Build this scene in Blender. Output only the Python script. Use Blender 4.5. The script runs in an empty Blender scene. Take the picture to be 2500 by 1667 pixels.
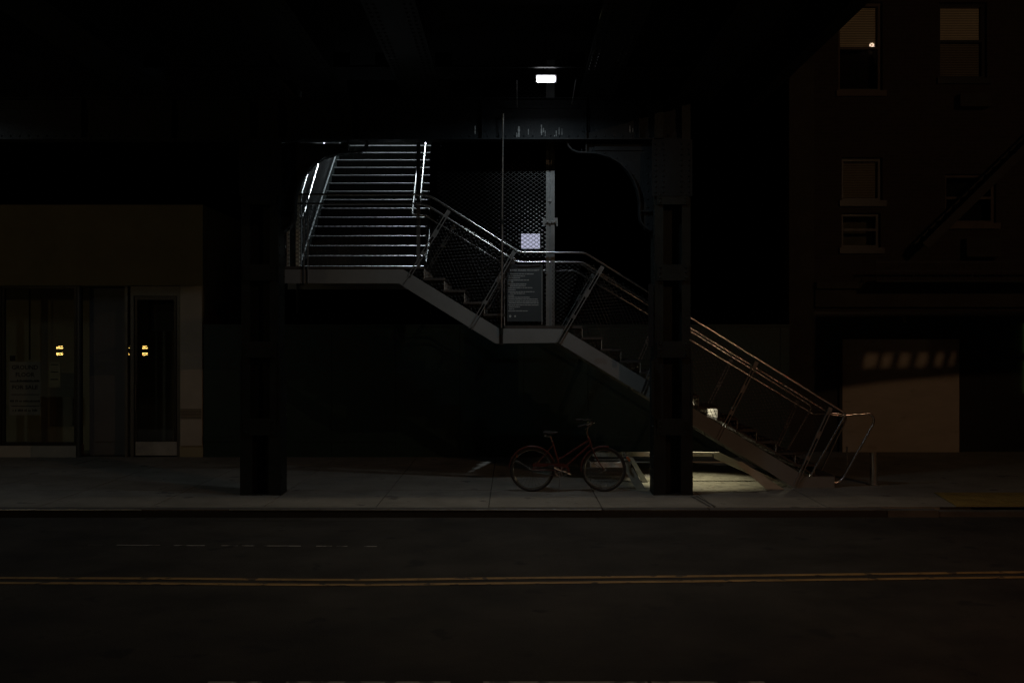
import bpy, math, random
from mathutils import Vector, Matrix
random.seed(7)
R = math.radians
sc = bpy.context.scene
# ------------------------------------------------------------------ camera, world, exposure
CAMH = 2.30
cam = bpy.data.cameras.new('camera'); co = bpy.data.objects.new('camera', cam); sc.collection.objects.link(co)
co.location = (0, 0, CAMH); co.rotation_euler = (R(90), 0, 0)
cam.sensor_width = 36; cam.lens = 36; cam.clip_end = 400; cam.clip_start = .05
sc.camera = co
world = bpy.data.worlds.new('World'); sc.world = world; world.use_nodes = True
wn = world.node_tree
sky = wn.nodes.new('ShaderNodeTexSky'); sky.sky_type = 'NISHITA'; sky.sun_disc = False
sky.sun_elevation = R(-8); sky.sun_rotation = R(200)
wn.links.new(sky.outputs[0], wn.nodes['Background'].inputs[0])
wn.nodes['Background'].inputs[1].default_value = 0.02
sc.view_settings.view_transform = 'Standard'; sc.view_settings.look = 'None'
sc.view_settings.exposure = 0; sc.view_settings.gamma = 1; sc.view_settings.use_curve_mapping = False
try:
    sc.cycles.use_denoising = True
    sc.cycles.max_bounces = 6; sc.cycles.sample_clamp_indirect = 3
except Exception: pass

def lamp(name, kind, loc, target, power, col, radius=.05, cone=160, blend=.2, size=None):
    l = bpy.data.lights.new(name, kind); l.energy = power; l.color = col
    if kind == 'SPOT':
        l.spot_size = R(cone); l.spot_blend = blend; l.shadow_soft_size = radius
    elif kind == 'POINT': l.shadow_soft_size = radius
    elif kind == 'AREA':
        l.shape = 'RECTANGLE'; l.size, l.size_y = size; l.spread = R(166)
    o = bpy.data.objects.new(name, l); sc.collection.objects.link(o); o.location = loc
    o.rotation_euler = (Vector(target) - Vector(loc)).to_track_quat('-Z', 'Y').to_euler()
    return o
COOL = (.80, .93, 1.0); SODIUM = (1.0, .60, .33); WARMW = (1.0, .93, .68)
L_DECK = (.448, 13.45, 5.70)
L_DECK2 = (-8.5, 13.45, 5.70)
L_STREET = (9.5, 2.5, 7.6)
L_STREET2 = (-13.0, 2.4, 5.5)
L_STAIR = (-2.3, 21.5, 9.6)
L_KERB = (.4, 10.9, 6.2)
L_UNDER = (2.62, 16.25, 1.25)
lamp('deck_lamp_light', 'AREA', L_DECK, (.448, 13.4501, 0), 19, COOL, size=(.26, .10))
lamp('left_deck_lamp_light', 'AREA', L_DECK2, (L_DECK2[0], 13.4501, 0), 11, COOL, size=(.26, .10))
lamp('stair_top_light', 'SPOT', L_STAIR, (-2.45, 19.15, 3.6), 1200, COOL, .06, 48, .3)
lamp('under_stair_light', 'SPOT', L_UNDER, (2.80, 16.15, 0), 56, WARMW, .03, 92, .35)
lamp('under_stair_side_light', 'SPOT', (2.68, 16.0, 1.245), (3.11, 15.85, 1.225), 10, WARMW, .02, 95, .3)
lamp('added_kerb_light', 'SPOT', L_KERB, (.4, 12.4, 0), 115, (1, .80, .52), .004, 120, .8)  # unseen lamp added for the warm strip along the kerb
lamp('street_lamp_light', 'SPOT', L_STREET, (3.0, 12, 0), 360, SODIUM, .02, 170, .1)
lamp('far_street_lamp_light', 'SPOT', L_STREET2, (-6, 14, 0), 95, (1, .76, .40), .12, 170, .1)
lamp('red_signal_light', 'SPOT', (8.2, 4.62, 3.2), (4.8, 8.4, 0), 80, (1, .16, .06), .1, 76, .8)

def W(px, py, Y):
    return Vector(((px-1250)/2500*Y, Y, CAMH-(py-833.5)/2500*Y))
def X(px, Y): return (px-1250)/2500*Y
def Z(py, Y): return CAMH-(py-833.5)/2500*Y
# ------------------------------------------------------------------ materials
M = {}
def mat(name, base, rough=.6, metal=0., var=.0, scale=4., bump=.0, bscale=40., emit=None, est=0, coat=0, spots=None, stretch=None, rvar=0):
    m = bpy.data.materials.new(name); m.use_nodes = True; nt = m.node_tree; N = nt.nodes; L = nt.links
    p = N['Principled BSDF']; base = tuple(base)+(1,)
    p.inputs['Roughness'].default_value = rough; p.inputs['Metallic'].default_value = metal
    p.inputs['Base Color'].default_value = base
    if coat: p.inputs['Coat Weight'].default_value = coat
    tc = N.new('ShaderNodeTexCoord'); vec = tc.outputs['Object']
    if stretch:
        mp = N.new('ShaderNodeMapping'); mp.inputs['Scale'].default_value = stretch
        L.new(vec, mp.inputs[0]); vec = mp.outputs[0]
    if var > 0:
        n = N.new('ShaderNodeTexNoise'); n.inputs['Scale'].default_value = scale; n.inputs['Detail'].default_value = 9; n.inputs['Roughness'].default_value = .65
        L.new(vec, n.inputs['Vector'])
        r = N.new('ShaderNodeValToRGB'); e = r.color_ramp.elements
        e[0].position = .3; e[1].position = .72
        e[0].color = tuple(c*(1-var) for c in base[:3])+(1,); e[1].color = tuple(min(1, c*(1+var)) for c in base[:3])+(1,)
        L.new(n.outputs['Fac'], r.inputs[0]); out = r.outputs[0]
        if spots:
            n2 = N.new('ShaderNodeTexNoise'); n2.inputs['Scale'].default_value = spots[1]; n2.inputs['Detail'].default_value = 6
            L.new(vec, n2.inputs['Vector'])
            r2 = N.new('ShaderNodeValToRGB'); r2.color_ramp.elements[0].position = spots[2]; r2.color_ramp.elements[1].position = spots[2]+.05
            L.new(n2.outputs['Fac'], r2.inputs[0])
            mx = N.new('ShaderNodeMixRGB'); mx.inputs[2].default_value = tuple(spots[0])+(1,)
            L.new(r2.outputs[0], mx.inputs[0]); L.new(out, mx.inputs[1]); out = mx.outputs[0]
        L.new(out, p.inputs['Base Color'])
        if rvar:
            mr = N.new('ShaderNodeMapRange'); mr.inputs[3].default_value = max(.03, rough-rvar); mr.inputs[4].default_value = min(1, rough+rvar)
            L.new(n.outputs['Fac'], mr.inputs[0]); L.new(mr.outputs[0], p.inputs['Roughness'])
    if bump > 0:
        nb = N.new('ShaderNodeTexNoise'); nb.inputs['Scale'].default_value = bscale; nb.inputs['Detail'].default_value = 8
        L.new(vec, nb.inputs['Vector'])
        b = N.new('ShaderNodeBump'); b.inputs['Strength'].default_value = bump; b.inputs['Distance'].default_value = .01
        L.new(nb.outputs['Fac'], b.inputs['Height']); L.new(b.outputs[0], p.inputs['Normal'])
    if emit:
        p.inputs['Emission Color'].default_value = tuple(emit)+(1,); p.inputs['Emission Strength'].default_value = est
    M[name] = m; return m
mat('asphalt', (.036, .034, .031), .86, 0, .5, .9, .8, 70, spots=((.022, .022, .022), 2.3, .62), rvar=.12)
mat('walk', (.24, .225, .195), .8, 0, .28, 1.6, .5, 60, spots=((.13, .12, .11), 3.2, .63), rvar=.1)
mat('joint', (.05, .045, .04), .9, 0, .2, 5)
mat('dirt', (.28, .26, .19), .9, 0, .4, 5, 1.0, 30, spots=((.12, .10, .07), 9, .6))
mat('kerb_stone', (.085, .08, .075), .75, 0, .3, 3, .4, 50)
mat('kerb_steel', (.5, .5, .5), .38, .9, .25, 5, .2, 30)
mat('yellow_paint', (.30, .19, .07), .7, 0, .35, 4, .4, 60, spots=((.07, .05, .03), 7, .57))
mat('white_paint', (.26, .25, .23), .7, 0, .3, 5, .3, 60, spots=((.05, .045, .04), 8, .50))
mat('tactile', (.25, .185, .055), .7, 0, .25, 3, .3, 40)
mat('steel_dark', (.015, .019, .018), .48, 0, .35, 3, .35, 35, spots=((.03, .022, .017), 5, .66), rvar=.12)
mat('steel_girder', (.014, .0175, .020), .5, 0, .3, 3, .35, 35, spots=((.03, .03, .03), 4, .64), rvar=.12)
mat('drip', (.42, .44, .44), .8, 0, .5, 30)
mat('deck', (.03, .03, .028), .9, 0, .3, 1, .3, 10)
mat('stair_plate', (.20, .212, .21), .6, 0, .12, 2.2, .1, 30, spots=((.18, .175, .165), 3, .66), rvar=.08)
mat('tread', (.055, .046, .040), .7, 0, .3, 6, .3, 60)
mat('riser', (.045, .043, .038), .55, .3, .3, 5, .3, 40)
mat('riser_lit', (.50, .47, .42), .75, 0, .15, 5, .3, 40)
mat('nosing', (.75, .75, .75), .33, .8, .1, 10)
mat('stainless', (.80, .79, .77), .24, 1, .1, 8)
mat('galv', (.34, .35, .35), .42, .8, .3, 9, .2, 50)
mat('post_grey', (.25, .26, .26), .45, .55, .2, 6, .2, 40)
mat('mesh_wire', (.058, .058, .057), .30, .9, .2, 20)
mat('mesh_dark', (.035, .035, .034), .42, .5, .2, 20)
mat('tread_dark', (.035, .034, .032), .7, 0, .3, 6)
mat('kick_steel', (.40, .41, .42), .45, .5, .3, 3)
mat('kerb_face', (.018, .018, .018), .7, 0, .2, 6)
mat('cream_steel', (.52, .50, .42), .6, 0, .15, 4, .2, 40)
mat('hoarding', (.007, .030, .024), .55, 0, .25, 1.5, .2, 12)
mat('stucco', (.34, .31, .20), .85, 0, .15, 1.2, .3, 30)
mat('pier', (.46, .43, .37), .6, 0, .12, 2, .2, 30)
mat('alu', (.12, .12, .115), .45, .5, .15, 4)
mat('frame_dark', (.024, .023, .021), .4, .3, .2, 4)
mat('grey_panel', (.12, .125, .13), .6, 0, .1, 2)
mat('interior', (.42, .40, .28), .9, 0, .2, .8)
mat('paper', (.30, .30, .27), .8, 0, .05, 4)
mat('ink', (.02, .02, .02), .7)
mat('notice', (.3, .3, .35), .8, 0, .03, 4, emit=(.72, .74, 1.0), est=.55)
mat('sign_dark', (.055, .068, .075), .42, 0, .12, 3)
mat('sign_text', (.46, .49, .49), .6)
mat('brick', (.15, .075, .05), .85)
mat('brick_plain', (.045, .038, .028), .85, 0, .3, 2, .3, 30)
mat('sill', (.10, .078, .06), .7, 0, .2, 3)
mat('blind', (.95, .85, .70), .7, 0, .08, 3)
mat('fire_iron', (.03, .026, .023), .6, .3, .2, 5)
mat('plywood', (.50, .43, .36), .75, 0, .12, 1.2, .2, 20, stretch=(1, 1, 3), spots=((.43, .36, .29), 2, .62))
mat('housing', (.12, .12, .13), .4, .6, .1, 5)
mat('lens', (.9, .9, .95), .4, emit=(.92, .94, 1.0), est=9)
mat('lens_warm', (.9, .8, .6), .4, emit=(1, .62, .28), est=6)
mat('lens_red', (.9, .1, .05), .4, emit=(1, .06, .03), est=5)
mat('amber_glow', (.9, .7, .3), .4, emit=(1.0, .60, .15), est=34)
mat('globe', (.9, .8, .7), .5, emit=(1.0, .72, .50), est=14)
mat('green_strip', (.3, .5, .2), .5, emit=(.42, .75, .22), est=.22)
mat('bike_red', (.085, .021, .015), .36, 0, .2, 12, coat=.4, spots=((.12, .05, .03), 20, .66))
mat('chrome', (.6, .6, .58), .22, 1, .25, 20)
mat('rubber', (.022, .021, .02), .7, 0, .2, 10)
mat('saddle', (.03, .026, .024), .5)
mat('orange', (.5, .13, .03), .4)
mat('litter', (.62, .55, .45), .9, 0, .3, 20)
mat('black', (.012, .012, .012), .6)
for k_, sp_ in (('steel_girder', .15), ('steel_dark', .2), ('asphalt', .25), ('deck', .1)): M[k_].node_tree.nodes['Principled BSDF'].inputs['Specular IOR Level'].default_value = sp_
# brick texture
def brickify(m, c1, c2, mortar):
    nt = m.node_tree; N = nt.nodes; L = nt.links; p = N['Principled BSDF']
    tc = N.new('ShaderNodeTexCoord'); mp = N.new('ShaderNodeMapping'); mp.inputs['Rotation'].default_value = (R(90), 0, 0)
    b = N.new('ShaderNodeTexBrick'); b.inputs['Scale'].default_value = 1
    b.inputs['Brick Width'].default_value = .22; b.inputs['Row Height'].default_value = .075; b.inputs['Mortar Size'].default_value = .012
    b.inputs[1].default_value = c1+(1,); b.inputs[2].default_value = c2+(1,); b.inputs[3].default_value = mortar+(1,)
    L.new(tc.outputs['Object'], mp.inputs[0]); L.new(mp.outputs[0], b.inputs[0]); L.new(b.outputs[0], p.inputs['Base Color'])
    bp = N.new('ShaderNodeBump'); bp.inputs['Strength'].default_value = .5; bp.inputs['Distance'].default_value = .01; bp.invert = True
    L.new(b.outputs['Fac'], bp.inputs['Height']); L.new(bp.outputs[0], p.inputs['Normal'])
brickify(M['brick'], (.042, .027, .019), (.030, .020, .015), (.040, .033, .027))
# perforated riser: rows of small raised studs
def studs(m):
    nt = m.node_tree; N = nt.nodes; L = nt.links; p = N['Principled BSDF']
    tc = N.new('ShaderNodeTexCoord'); v = N.new('ShaderNodeTexVoronoi'); v.feature = 'F1'; v.inputs['Scale'].default_value = 13; v.inputs['Randomness'].default_value = 0.15
    mp = N.new('ShaderNodeMapping'); mp.inputs['Scale'].default_value = (1, 0, 2.0)
    L.new(tc.outputs['Object'], mp.inputs[0]); L.new(mp.outputs[0], v.inputs['Vector'])
    b = N.new('ShaderNodeBump'); b.invert = True; b.inputs['Strength'].default_value = .8; b.inputs['Distance'].default_value = .02
    r = N.new('ShaderNodeValToRGB'); r.color_ramp.elements[1].position = .14
    r.color_ramp.elements[0].color = (.2, .19, .16, 1); r.color_ramp.elements[1].color = (.045, .043, .038, 1)
    r.color_ramp.elements[0].position = .10
    L.new(v.outputs[0], r.inputs[0]); L.new(r.outputs[0], p.inputs['Base Color'])
studs(M['riser'])
def glassmat(name, tint, f=.10):
    m = bpy.data.materials.new(name); m.use_nodes = True; nt = m.node_tree; N = nt.nodes; L = nt.links
    N.remove(N['Principled BSDF']); o = N['Material Output']
    t = N.new('ShaderNodeBsdfTransparent'); t.inputs[0].default_value = tint+(1,)
    g = N.new('ShaderNodeBsdfGlossy'); g.inputs['Roughness'].default_value = .0
    mx = N.new('ShaderNodeMixShader'); fr = N.new('ShaderNodeFresnel'); fr.inputs[0].default_value = 1.6
    ad = N.new('ShaderNodeMath'); ad.operation = 'ADD'; ad.inputs[1].default_value = f-.05
    L.new(fr.outputs[0], ad.inputs[0]); ge = N.new('ShaderNodeNewGeometry'); iv = N.new('ShaderNodeMath'); iv.operation = 'SUBTRACT'; iv.inputs[0].default_value = 1; L.new(ge.outputs['Backfacing'], iv.inputs[1]); mu = N.new('ShaderNodeMath'); mu.operation = 'MULTIPLY'; L.new(ad.outputs[0], mu.inputs[0]); L.new(iv.outputs[0], mu.inputs[1]); L.new(mu.outputs[0], mx.inputs[0]); L.new(t.outputs[0], mx.inputs[1]); L.new(g.outputs[0], mx.inputs[2]); L.new(mx.outputs[0], o.inputs[0])
    M[name] = m
glassmat('glass', (.97, .97, .95), .10)
glassmat('glass_dark', (.72, .72, .70), .10)

# ------------------------------------------------------------------ mesh builder
class MB:
    def __init__(s): s.v = []; s.f = []
    def add(s, vs, fs):
        o = len(s.v); s.v += [Vector(v) for v in vs]; s.f += [tuple(i+o for i in f) for f in fs]; return s
    def box(s, x0, x1, y0, y1, z0, z1):
        if x0 > x1: x0, x1 = x1, x0
        if y0 > y1: y0, y1 = y1, y0
        if z0 > z1: z0, z1 = z1, z0
        return s.add([(x0,y0,z0),(x1,y0,z0),(x1,y1,z0),(x0,y1,z0),(x0,y0,z1),(x1,y0,z1),(x1,y1,z1),(x0,y1,z1)],
                     [(0,3,2,1),(4,5,6,7),(0,1,5,4),(1,2,6,5),(2,3,7,6),(3,0,4,7)])
    def prism(s, pts, y0, y1):      # pts (x,z) polygon, extruded in y
        n = len(pts)
        a = sum(pts[i][0]*pts[(i+1)%n][1]-pts[(i+1)%n][0]*pts[i][1] for i in range(n))
        if a < 0: pts = pts[::-1]
        vs = [(x, y0, z) for x, z in pts]+[(x, y1, z) for x, z in pts]
        fs = [tuple(range(n)), tuple(range(2*n-1, n-1, -1))]+[(i, i+n, (i+1)%n+n, (i+1)%n) for i in range(n)]
        return s.add(vs, fs)
    def prismx(s, pts, x0, x1):     # pts (y,z) polygon extruded in x
        n = len(pts); vs = [(x0, y, z) for y, z in pts]+[(x1, y, z) for y, z in pts]
        return s.add(vs, [tuple(range(n-1, -1, -1)), tuple(range(n, 2*n))]+[(i, (i+1)%n, (i+1)%n+n, i+n) for i in range(n)])
    def bar(s, a, b, w, d, up=(0, 1, 0)):   # rectangular bar: d along up, w across
        a = Vector(a); b = Vector(b); t = (b-a).normalized(); u = Vector(up); u = (u-t*u.dot(t)).normalized(); q = t.cross(u)
        vs = [p+q*sx*w/2+u*sy*d/2 for p in (a, b) for sx, sy in ((-1,-1),(1,-1),(1,1),(-1,1))]
        return s.add(vs, [(0,1,2,3),(7,6,5,4),(0,4,5,1),(1,5,6,2),(2,6,7,3),(3,7,4,0)])
    def tube(s, pts, r, n=10, closed=False, taper=None):
        pts = [Vector(p) for p in pts]; m = len(pts); prev = None; rings = []
        for i, p in enumerate(pts):
            if closed: t = (pts[(i+1)%m]-pts[i-1]).normalized()
            elif i == 0: t = (pts[1]-p).normalized()
            elif i == m-1: t = (p-pts[-2]).normalized()
            else: t = ((pts[i+1]-p).normalized()+(p-pts[i-1]).normalized()).normalized()
            if prev is None:
                u = Vector((0, 0, 1)) if abs(t.z) < .9 else Vector((1, 0, 0)); u = (u-t*u.dot(t)).normalized()
            else: u = (prev-t*prev.dot(t)).normalized()
            prev = u; q = t.cross(u); rr = r if taper is None else r+(taper-r)*i/(m-1)
            if 0 < i < m-1 and not closed:
                c = (p-pts[i-1]).normalized().dot(t); rr2 = rr/max(c, .5)
            else: rr2 = rr
            rings.append([p+(u*math.cos(2*math.pi*k/n)+q*math.sin(2*math.pi*k/n))*rr for k in range(n)])
        o = len(s.v); s.v += [v for g in rings for v in g]
        for i in range(m if closed else m-1):
            j = (i+1) % m
            for k in range(n): s.f.append((o+i*n+k, o+i*n+(k+1)%n, o+j*n+(k+1)%n, o+j*n+k))
        if not closed:
            s.f.append(tuple(o+k for k in range(n-1, -1, -1))); s.f.append(tuple(o+(m-1)*n+k for k in range(n)))
        return s
    def rivet(s, c, nrm, r=.016, h=.012):
        c = Vector(c); nrm = Vector(nrm).normalized(); u = nrm.orthogonal().normalized(); q = nrm.cross(u); vs = []
        for rr, hh in ((1, 0), (.75, .75)):
            vs += [c+(u*math.cos(k*math.pi/3)+q*math.sin(k*math.pi/3))*r*rr+nrm*h*hh for k in range(6)]
        vs.append(c+nrm*h)
        fs = [(k, (k+1)%6, 6+(k+1)%6, 6+k) for k in range(6)]+[(6+k, 6+(k+1)%6, 12) for k in range(6)]
        return s.add(vs, fs)
    def build(s, name, m, parent=None, smooth=False, origin=None, bevel=0):
        if parent is not None: org = Vector(parent['_org'])
        elif origin is not None: org = Vector(origin)
        else:
            xs = [v.x for v in s.v]; ys = [v.y for v in s.v]; zs = [v.z for v in s.v]
            org = Vector(((min(xs)+max(xs))/2, (min(ys)+max(ys))/2, min(zs)))
        me = bpy.data.meshes.new(name); me.from_pydata([tuple(v-org) for v in s.v], [], s.f); me.update()
        me.materials.append(M[m] if isinstance(m, str) else m)
        if smooth:
            for p in me.polygons: p.use_smooth = True
        o = bpy.data.objects.new(name, me); sc.collection.objects.link(o); o['_org'] = tuple(org)
        if parent is not None: o.parent = parent
        else: o.location = org
        if smooth:
            es = o.modifiers.new('e', 'EDGE_SPLIT'); es.split_angle = R(40)
        if bevel:
            b = o.modifiers.new('b', 'BEVEL'); b.width = bevel; b.segments = 2; b.limit_method = 'ANGLE'; b.angle_limit = R(40)
        return o
def tag(o, label=None, cat=None, group=None, kind=None):
    if label: o['label'] = label
    if cat: o['category'] = cat
    if group: o['group'] = group
    if kind: o['kind'] = kind
    return o
def thing(name, loc, label, cat, group=None):
    o = bpy.data.objects.new(name, None); o.empty_display_size = .2; sc.collection.objects.link(o); o.location = loc; o['_org'] = tuple(loc)
    return tag(o, label, cat, group)
def struct(o): o['kind'] = 'structure'; return o
def text(s, body, cx, cy, y, size, extr=.001, bold=False, width=None):   # adds letters as mesh to an MB, facing -Y
    c = bpy.data.curves.new('t', 'FONT'); c.body = body; c.align_x = 'CENTER'; c.align_y = 'CENTER'; c.size = size; c.extrude = extr
    if bold: c.offset = size*.018
    c.resolution_u = 2
    o = bpy.data.objects.new('t', c); sc.collection.objects.link(o)
    bpy.context.view_layer.update(); dg = bpy.context.evaluated_depsgraph_get()
    me = bpy.data.meshes.new_from_object(o.evaluated_get(dg))
    k = 1
    if width:
        xs = [v.co.x for v in me.vertices]; k = width/(max(xs)-min(xs))
    s.add([(cx+v.co.x*k, y-v.co.z, cy+v.co.y) for v in me.vertices], [tuple(p.vertices) for p in me.polygons])
    bpy.data.objects.remove(o); bpy.data.curves.remove(c); bpy.data.meshes.remove(me)

def smooth_path(pts, rad=.06, n=5):
    pts = [Vector(p) for p in pts]; out = [pts[0]]
    for i in range(1, len(pts)-1):
        a, b, c = pts[i-1], pts[i], pts[i+1]; r = min(rad, (b-a).length*.45, (c-b).length*.45)
        p0 = b+(a-b).normalized()*r; p1 = b+(c-b).normalized()*r
        for k in range(n+1):
            t = k/n; out.append(p0*(1-t)**2+b*2*t*(1-t)+p1*t*t)
    out.append(pts[-1]); return out

# expanded-metal mesh panel clipped to a convex polygon given in plane coordinates
def mesh_panel(mb, O, U, V, poly, cw=.087, ch=.062, w=.006, d=.004, phase=(0, 0), knuckle=True):
    O = Vector(O); U = Vector(U).normalized(); V = Vector(V).normalized(); Nn = U.cross(V).normalized()
    def clip(p, dd):
        t0, t1 = -1e9, 1e9; n = len(poly)
        ar = sum(poly[i][0]*poly[(i+1)%n][1]-poly[(i+1)%n][0]*poly[i][1] for i in range(n)); sg = 1 if ar > 0 else -1
        for i in range(n):
            ax, ay = poly[i]; bx, by = poly[(i+1)%n]; nx, ny = -(by-ay)*sg, (bx-ax)*sg
            num = (p[0]-ax)*nx+(p[1]-ay)*ny; den = dd[0]*nx+dd[1]*ny
            if abs(den) < 1e-9:
                if num < 0: return None
                continue
            t = -num/den
            if den > 0: t0 = max(t0, t)
            else: t1 = min(t1, t)
        return (t0, t1) if t1-t0 > .01 else None
    us = [p[0] for p in poly]; vs = [p[1] for p in poly]; u0, u1, v0, v1 = min(us), max(us), min(vs), max(vs)
    H = v1-v0; span = H/ch*cw
    for sgn in (1, -1):
        k0 = math.floor((u0-span)/cw)-1; k1 = math.ceil((u1+span)/cw)+1
        for k in range(k0, k1):
            p = (k*cw+phase[0], v0 if sgn > 0 else v0)
            dd = (sgn*cw, ch); L = math.hypot(*dd); dd = (dd[0]/L, dd[1]/L)
            r = clip(p, dd)
            if not r: continue
            a = O+U*(p[0]+dd[0]*r[0])+V*(p[1]+dd[1]*r[0]); b = O+U*(p[0]+dd[0]*r[1])+V*(p[1]+dd[1]*r[1])
            off = Nn*(.002*sgn)
            mb.bar(a+off, b+off, w, d, Nn)
    if knuckle:
        def inside(x, y):
            n = len(poly); ar = sum(poly[i][0]*poly[(i+1)%n][1]-poly[(i+1)%n][0]*poly[i][1] for i in range(n)); sg = 1 if ar > 0 else -1
            return all(((x-poly[i][0])*-(poly[(i+1)%n][1]-poly[i][1])+(y-poly[i][1])*(poly[(i+1)%n][0]-poly[i][0]))*sg > .004 for i in range(n))
        j = 0; v = v0
        while v < v1:
            ph = phase[0]+(0 if j % 2 == 0 else cw/2)
            k = math.floor((u0-ph)/cw)
            while k*cw+ph < u1:
                x = k*cw+ph
                if inside(x, v):
                    c = O+U*x+V*v
                    a_, b_ = U*.009, V*.0045+Nn*.004
                    if Nn.y > 0: b_ = V*.0045-Nn*.004
                    n_ = (V*.006-(Nn if Nn.y < 0 else -Nn)*-.006)
                    fr = (Nn if Nn.y < 0 else -Nn)*.006
                    mb.add([c-a_-V*.005+fr*1.0, c+a_-V*.005+fr*1.0, c+a_+V*.005+fr*.5, c-a_+V*.005+fr*.5, c-a_-V*.005-fr, c+a_-V*.005-fr, c+a_+V*.005-fr, c-a_+V*.005-fr],
                           [(0,1,2,3),(7,6,5,4),(0,4,5,1),(2,6,7,3),(1,5,6,2),(0,3,7,4)])
                k += 1
            v += ch/2; j += 1

# ------------------------------------------------------------------ ground
SW = .10
b = MB(); b.add([(-60,-6,0),(60,-6,0),(60,13.43,0),(-60,13.43,0)], [(0,1,2,3)]); struct(b.build('road', 'asphalt', origin=(0,0,0)))
b = MB(); b.add([(-120,-80,-.03),(120,-80,-.03),(120,160,-.03),(-120,160,-.03)], [(0,1,2,3)]); struct(b.build('ground', 'joint', origin=(0,0,0)))
XK = X(2165, 13.4); XE = X(2285, 13.5)      # where the kerb dips to the crossing
b = MB(); b.box(-40, XK+1.2, 13.62, 32, -.02, SW-.012); b.build('sidewalk_bed', 'joint', origin=(0,0,0)); struct(bpy.data.objects['sidewalk_bed'])
b = MB()
xs = [1.19+1.5*k for k in range(-24, 5)]
ys = [13.60, 15.16, 16.7, 18.2, 19.6]
for i in range(len(xs)-1):
    for j in range(len(ys)-1):
        a, c = xs[i]+.007, xs[i+1]-.007
        if c > XK+.9: continue
        dz = random.uniform(-.002, .002)
        b.box(a, c, ys[j]+.006, ys[j+1]-.006, SW-.05, SW+dz)
struct(b.build('sidewalk', 'walk', origin=(0,0,0)))
# the corner: one level sheet running on to the side street
b = MB()
b.add([(XK-.3,13.60,SW+.004),(30,13.60,SW+.004),(30,34,SW+.004),(XK-.3,34,SW+.004)], [(0,1,2,3)])
struct(b.build('corner_pavement', 'walk', origin=(0,0,0)))
# double steel strip in the pavement
b = MB()
for dx in (0, .07): b.add([(2.62+dx,13.62,SW+.008),(2.65+dx,13.62,SW+.008),(2.56+dx,14.55,SW+.008),(2.53+dx,14.55,SW+.008)], [(0,1,2,3)])
b.build('pavement_seam', 'kerb_stone', origin=(0,0,0)); struct(bpy.data.objects['pavement_seam'])
# kerb with steel nose
b = MB(); b.box(-40, 1.18, 13.40, 13.598, -.05, SW); b.box(1.20, 2.58, 13.40, 13.598, -.05, SW-.002); b.box(2.60, XK, 13.40, 13.598, -.05, SW-.004)
b.box(XK+.015, XE, 13.41, 13.598, -.05, SW-.012); b.box(XE+.015, 30, 13.43, 13.598, -.05, SW-.03)
struct(b.build('kerb', 'kerb_stone', origin=(0,0,0)))
b = MB()
for xa, xb in ((-12, X(345, 13.4)), (X(560, 13.4), 1.17)): b.tube([(xa, 13.396, SW-.002), (xb, 13.396, SW-.002)], .010, 8)
struct(b.build('kerb_edge', 'kerb_steel', origin=(0,0,0)))
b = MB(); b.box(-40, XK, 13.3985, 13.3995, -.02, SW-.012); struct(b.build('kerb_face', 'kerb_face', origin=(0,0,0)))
# double yellow line following its slight wobble
def roadline(name, path, w, m, z=.005, gaps=None):
    b = MB()
    for i in range(len(path)-1):
        (xa, ya), (xb, yb) = path[i], path[i+1]
        b.add([(xa,ya-w/2,z),(xb,yb-w/2,z),(xb,yb+w/2,z),(xa,ya+w/2,z)], [(0,1,2,3)])
    return struct(b.build(name, m, origin=(0,0,0)))
def Yg(py, z=0): return (CAMH-z)*2500/(py-833.5)
def gp(px, py): Y = Yg(py); return (X(px, Y), Y)
up = [(-1500,1408),(0,1411),(400,1412.5),(740,1415.5),(900,1416),(1250,1411.5),(1700,1407),(2100,1402),(2500,1397),(4000,1380)]
roadline('centre_line', [gp(*p) for p in up], .085, 'yellow_paint')
roadline('centre_line', [gp(p[0], p[1]+12.3) for p in up], .085, 'yellow_paint')
b = MB()
for a, c in ((215,250),(285,390),(425,500),(540,580),(590,622),(645,735),(772,810),(822,848),(888,920)):
    (xa, ya), (xb, yb) = gp(a, 1329.5+a*.005), gp(c, 1329.5+c*.005)
    b.add([(xa,ya-.02,.005),(xb,yb-.02,.005),(xb,yb+.02,.005),(xa,ya+.02,.005)], [(0,1,2,3)])
struct(b.build('lane_line', 'white_paint', origin=(0,0,0)))
b = MB()
for a, c in ((510,640),(700,1100),(1180,1580),(1590,1750),(1800,1865)):
    xa, y = gp(a, 1664.2); xb, y = gp(c, 1664.2)
    b.add([(xa,y-.10,.005),(xb,y-.10,.005),(xb,y,.005),(xa,y,.005)], [(0,1,2,3)])
struct(b.build('parking_line', 'white_paint', origin=(0,0,0)))
b = MB()
for a, c in ((530,640),(650,1010)):
    (xa, ya), (xb, yb) = gp(a, 1269), gp(c, 1269)
    b.add([(xa,ya-.012,.005),(xb,yb-.012,.005),(xb,yb+.012,.005),(xa,ya+.012,.005)], [(0,1,2,3)])
struct(b.build('road_seam', 'kerb_stone', origin=(0,0,0)))
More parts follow.
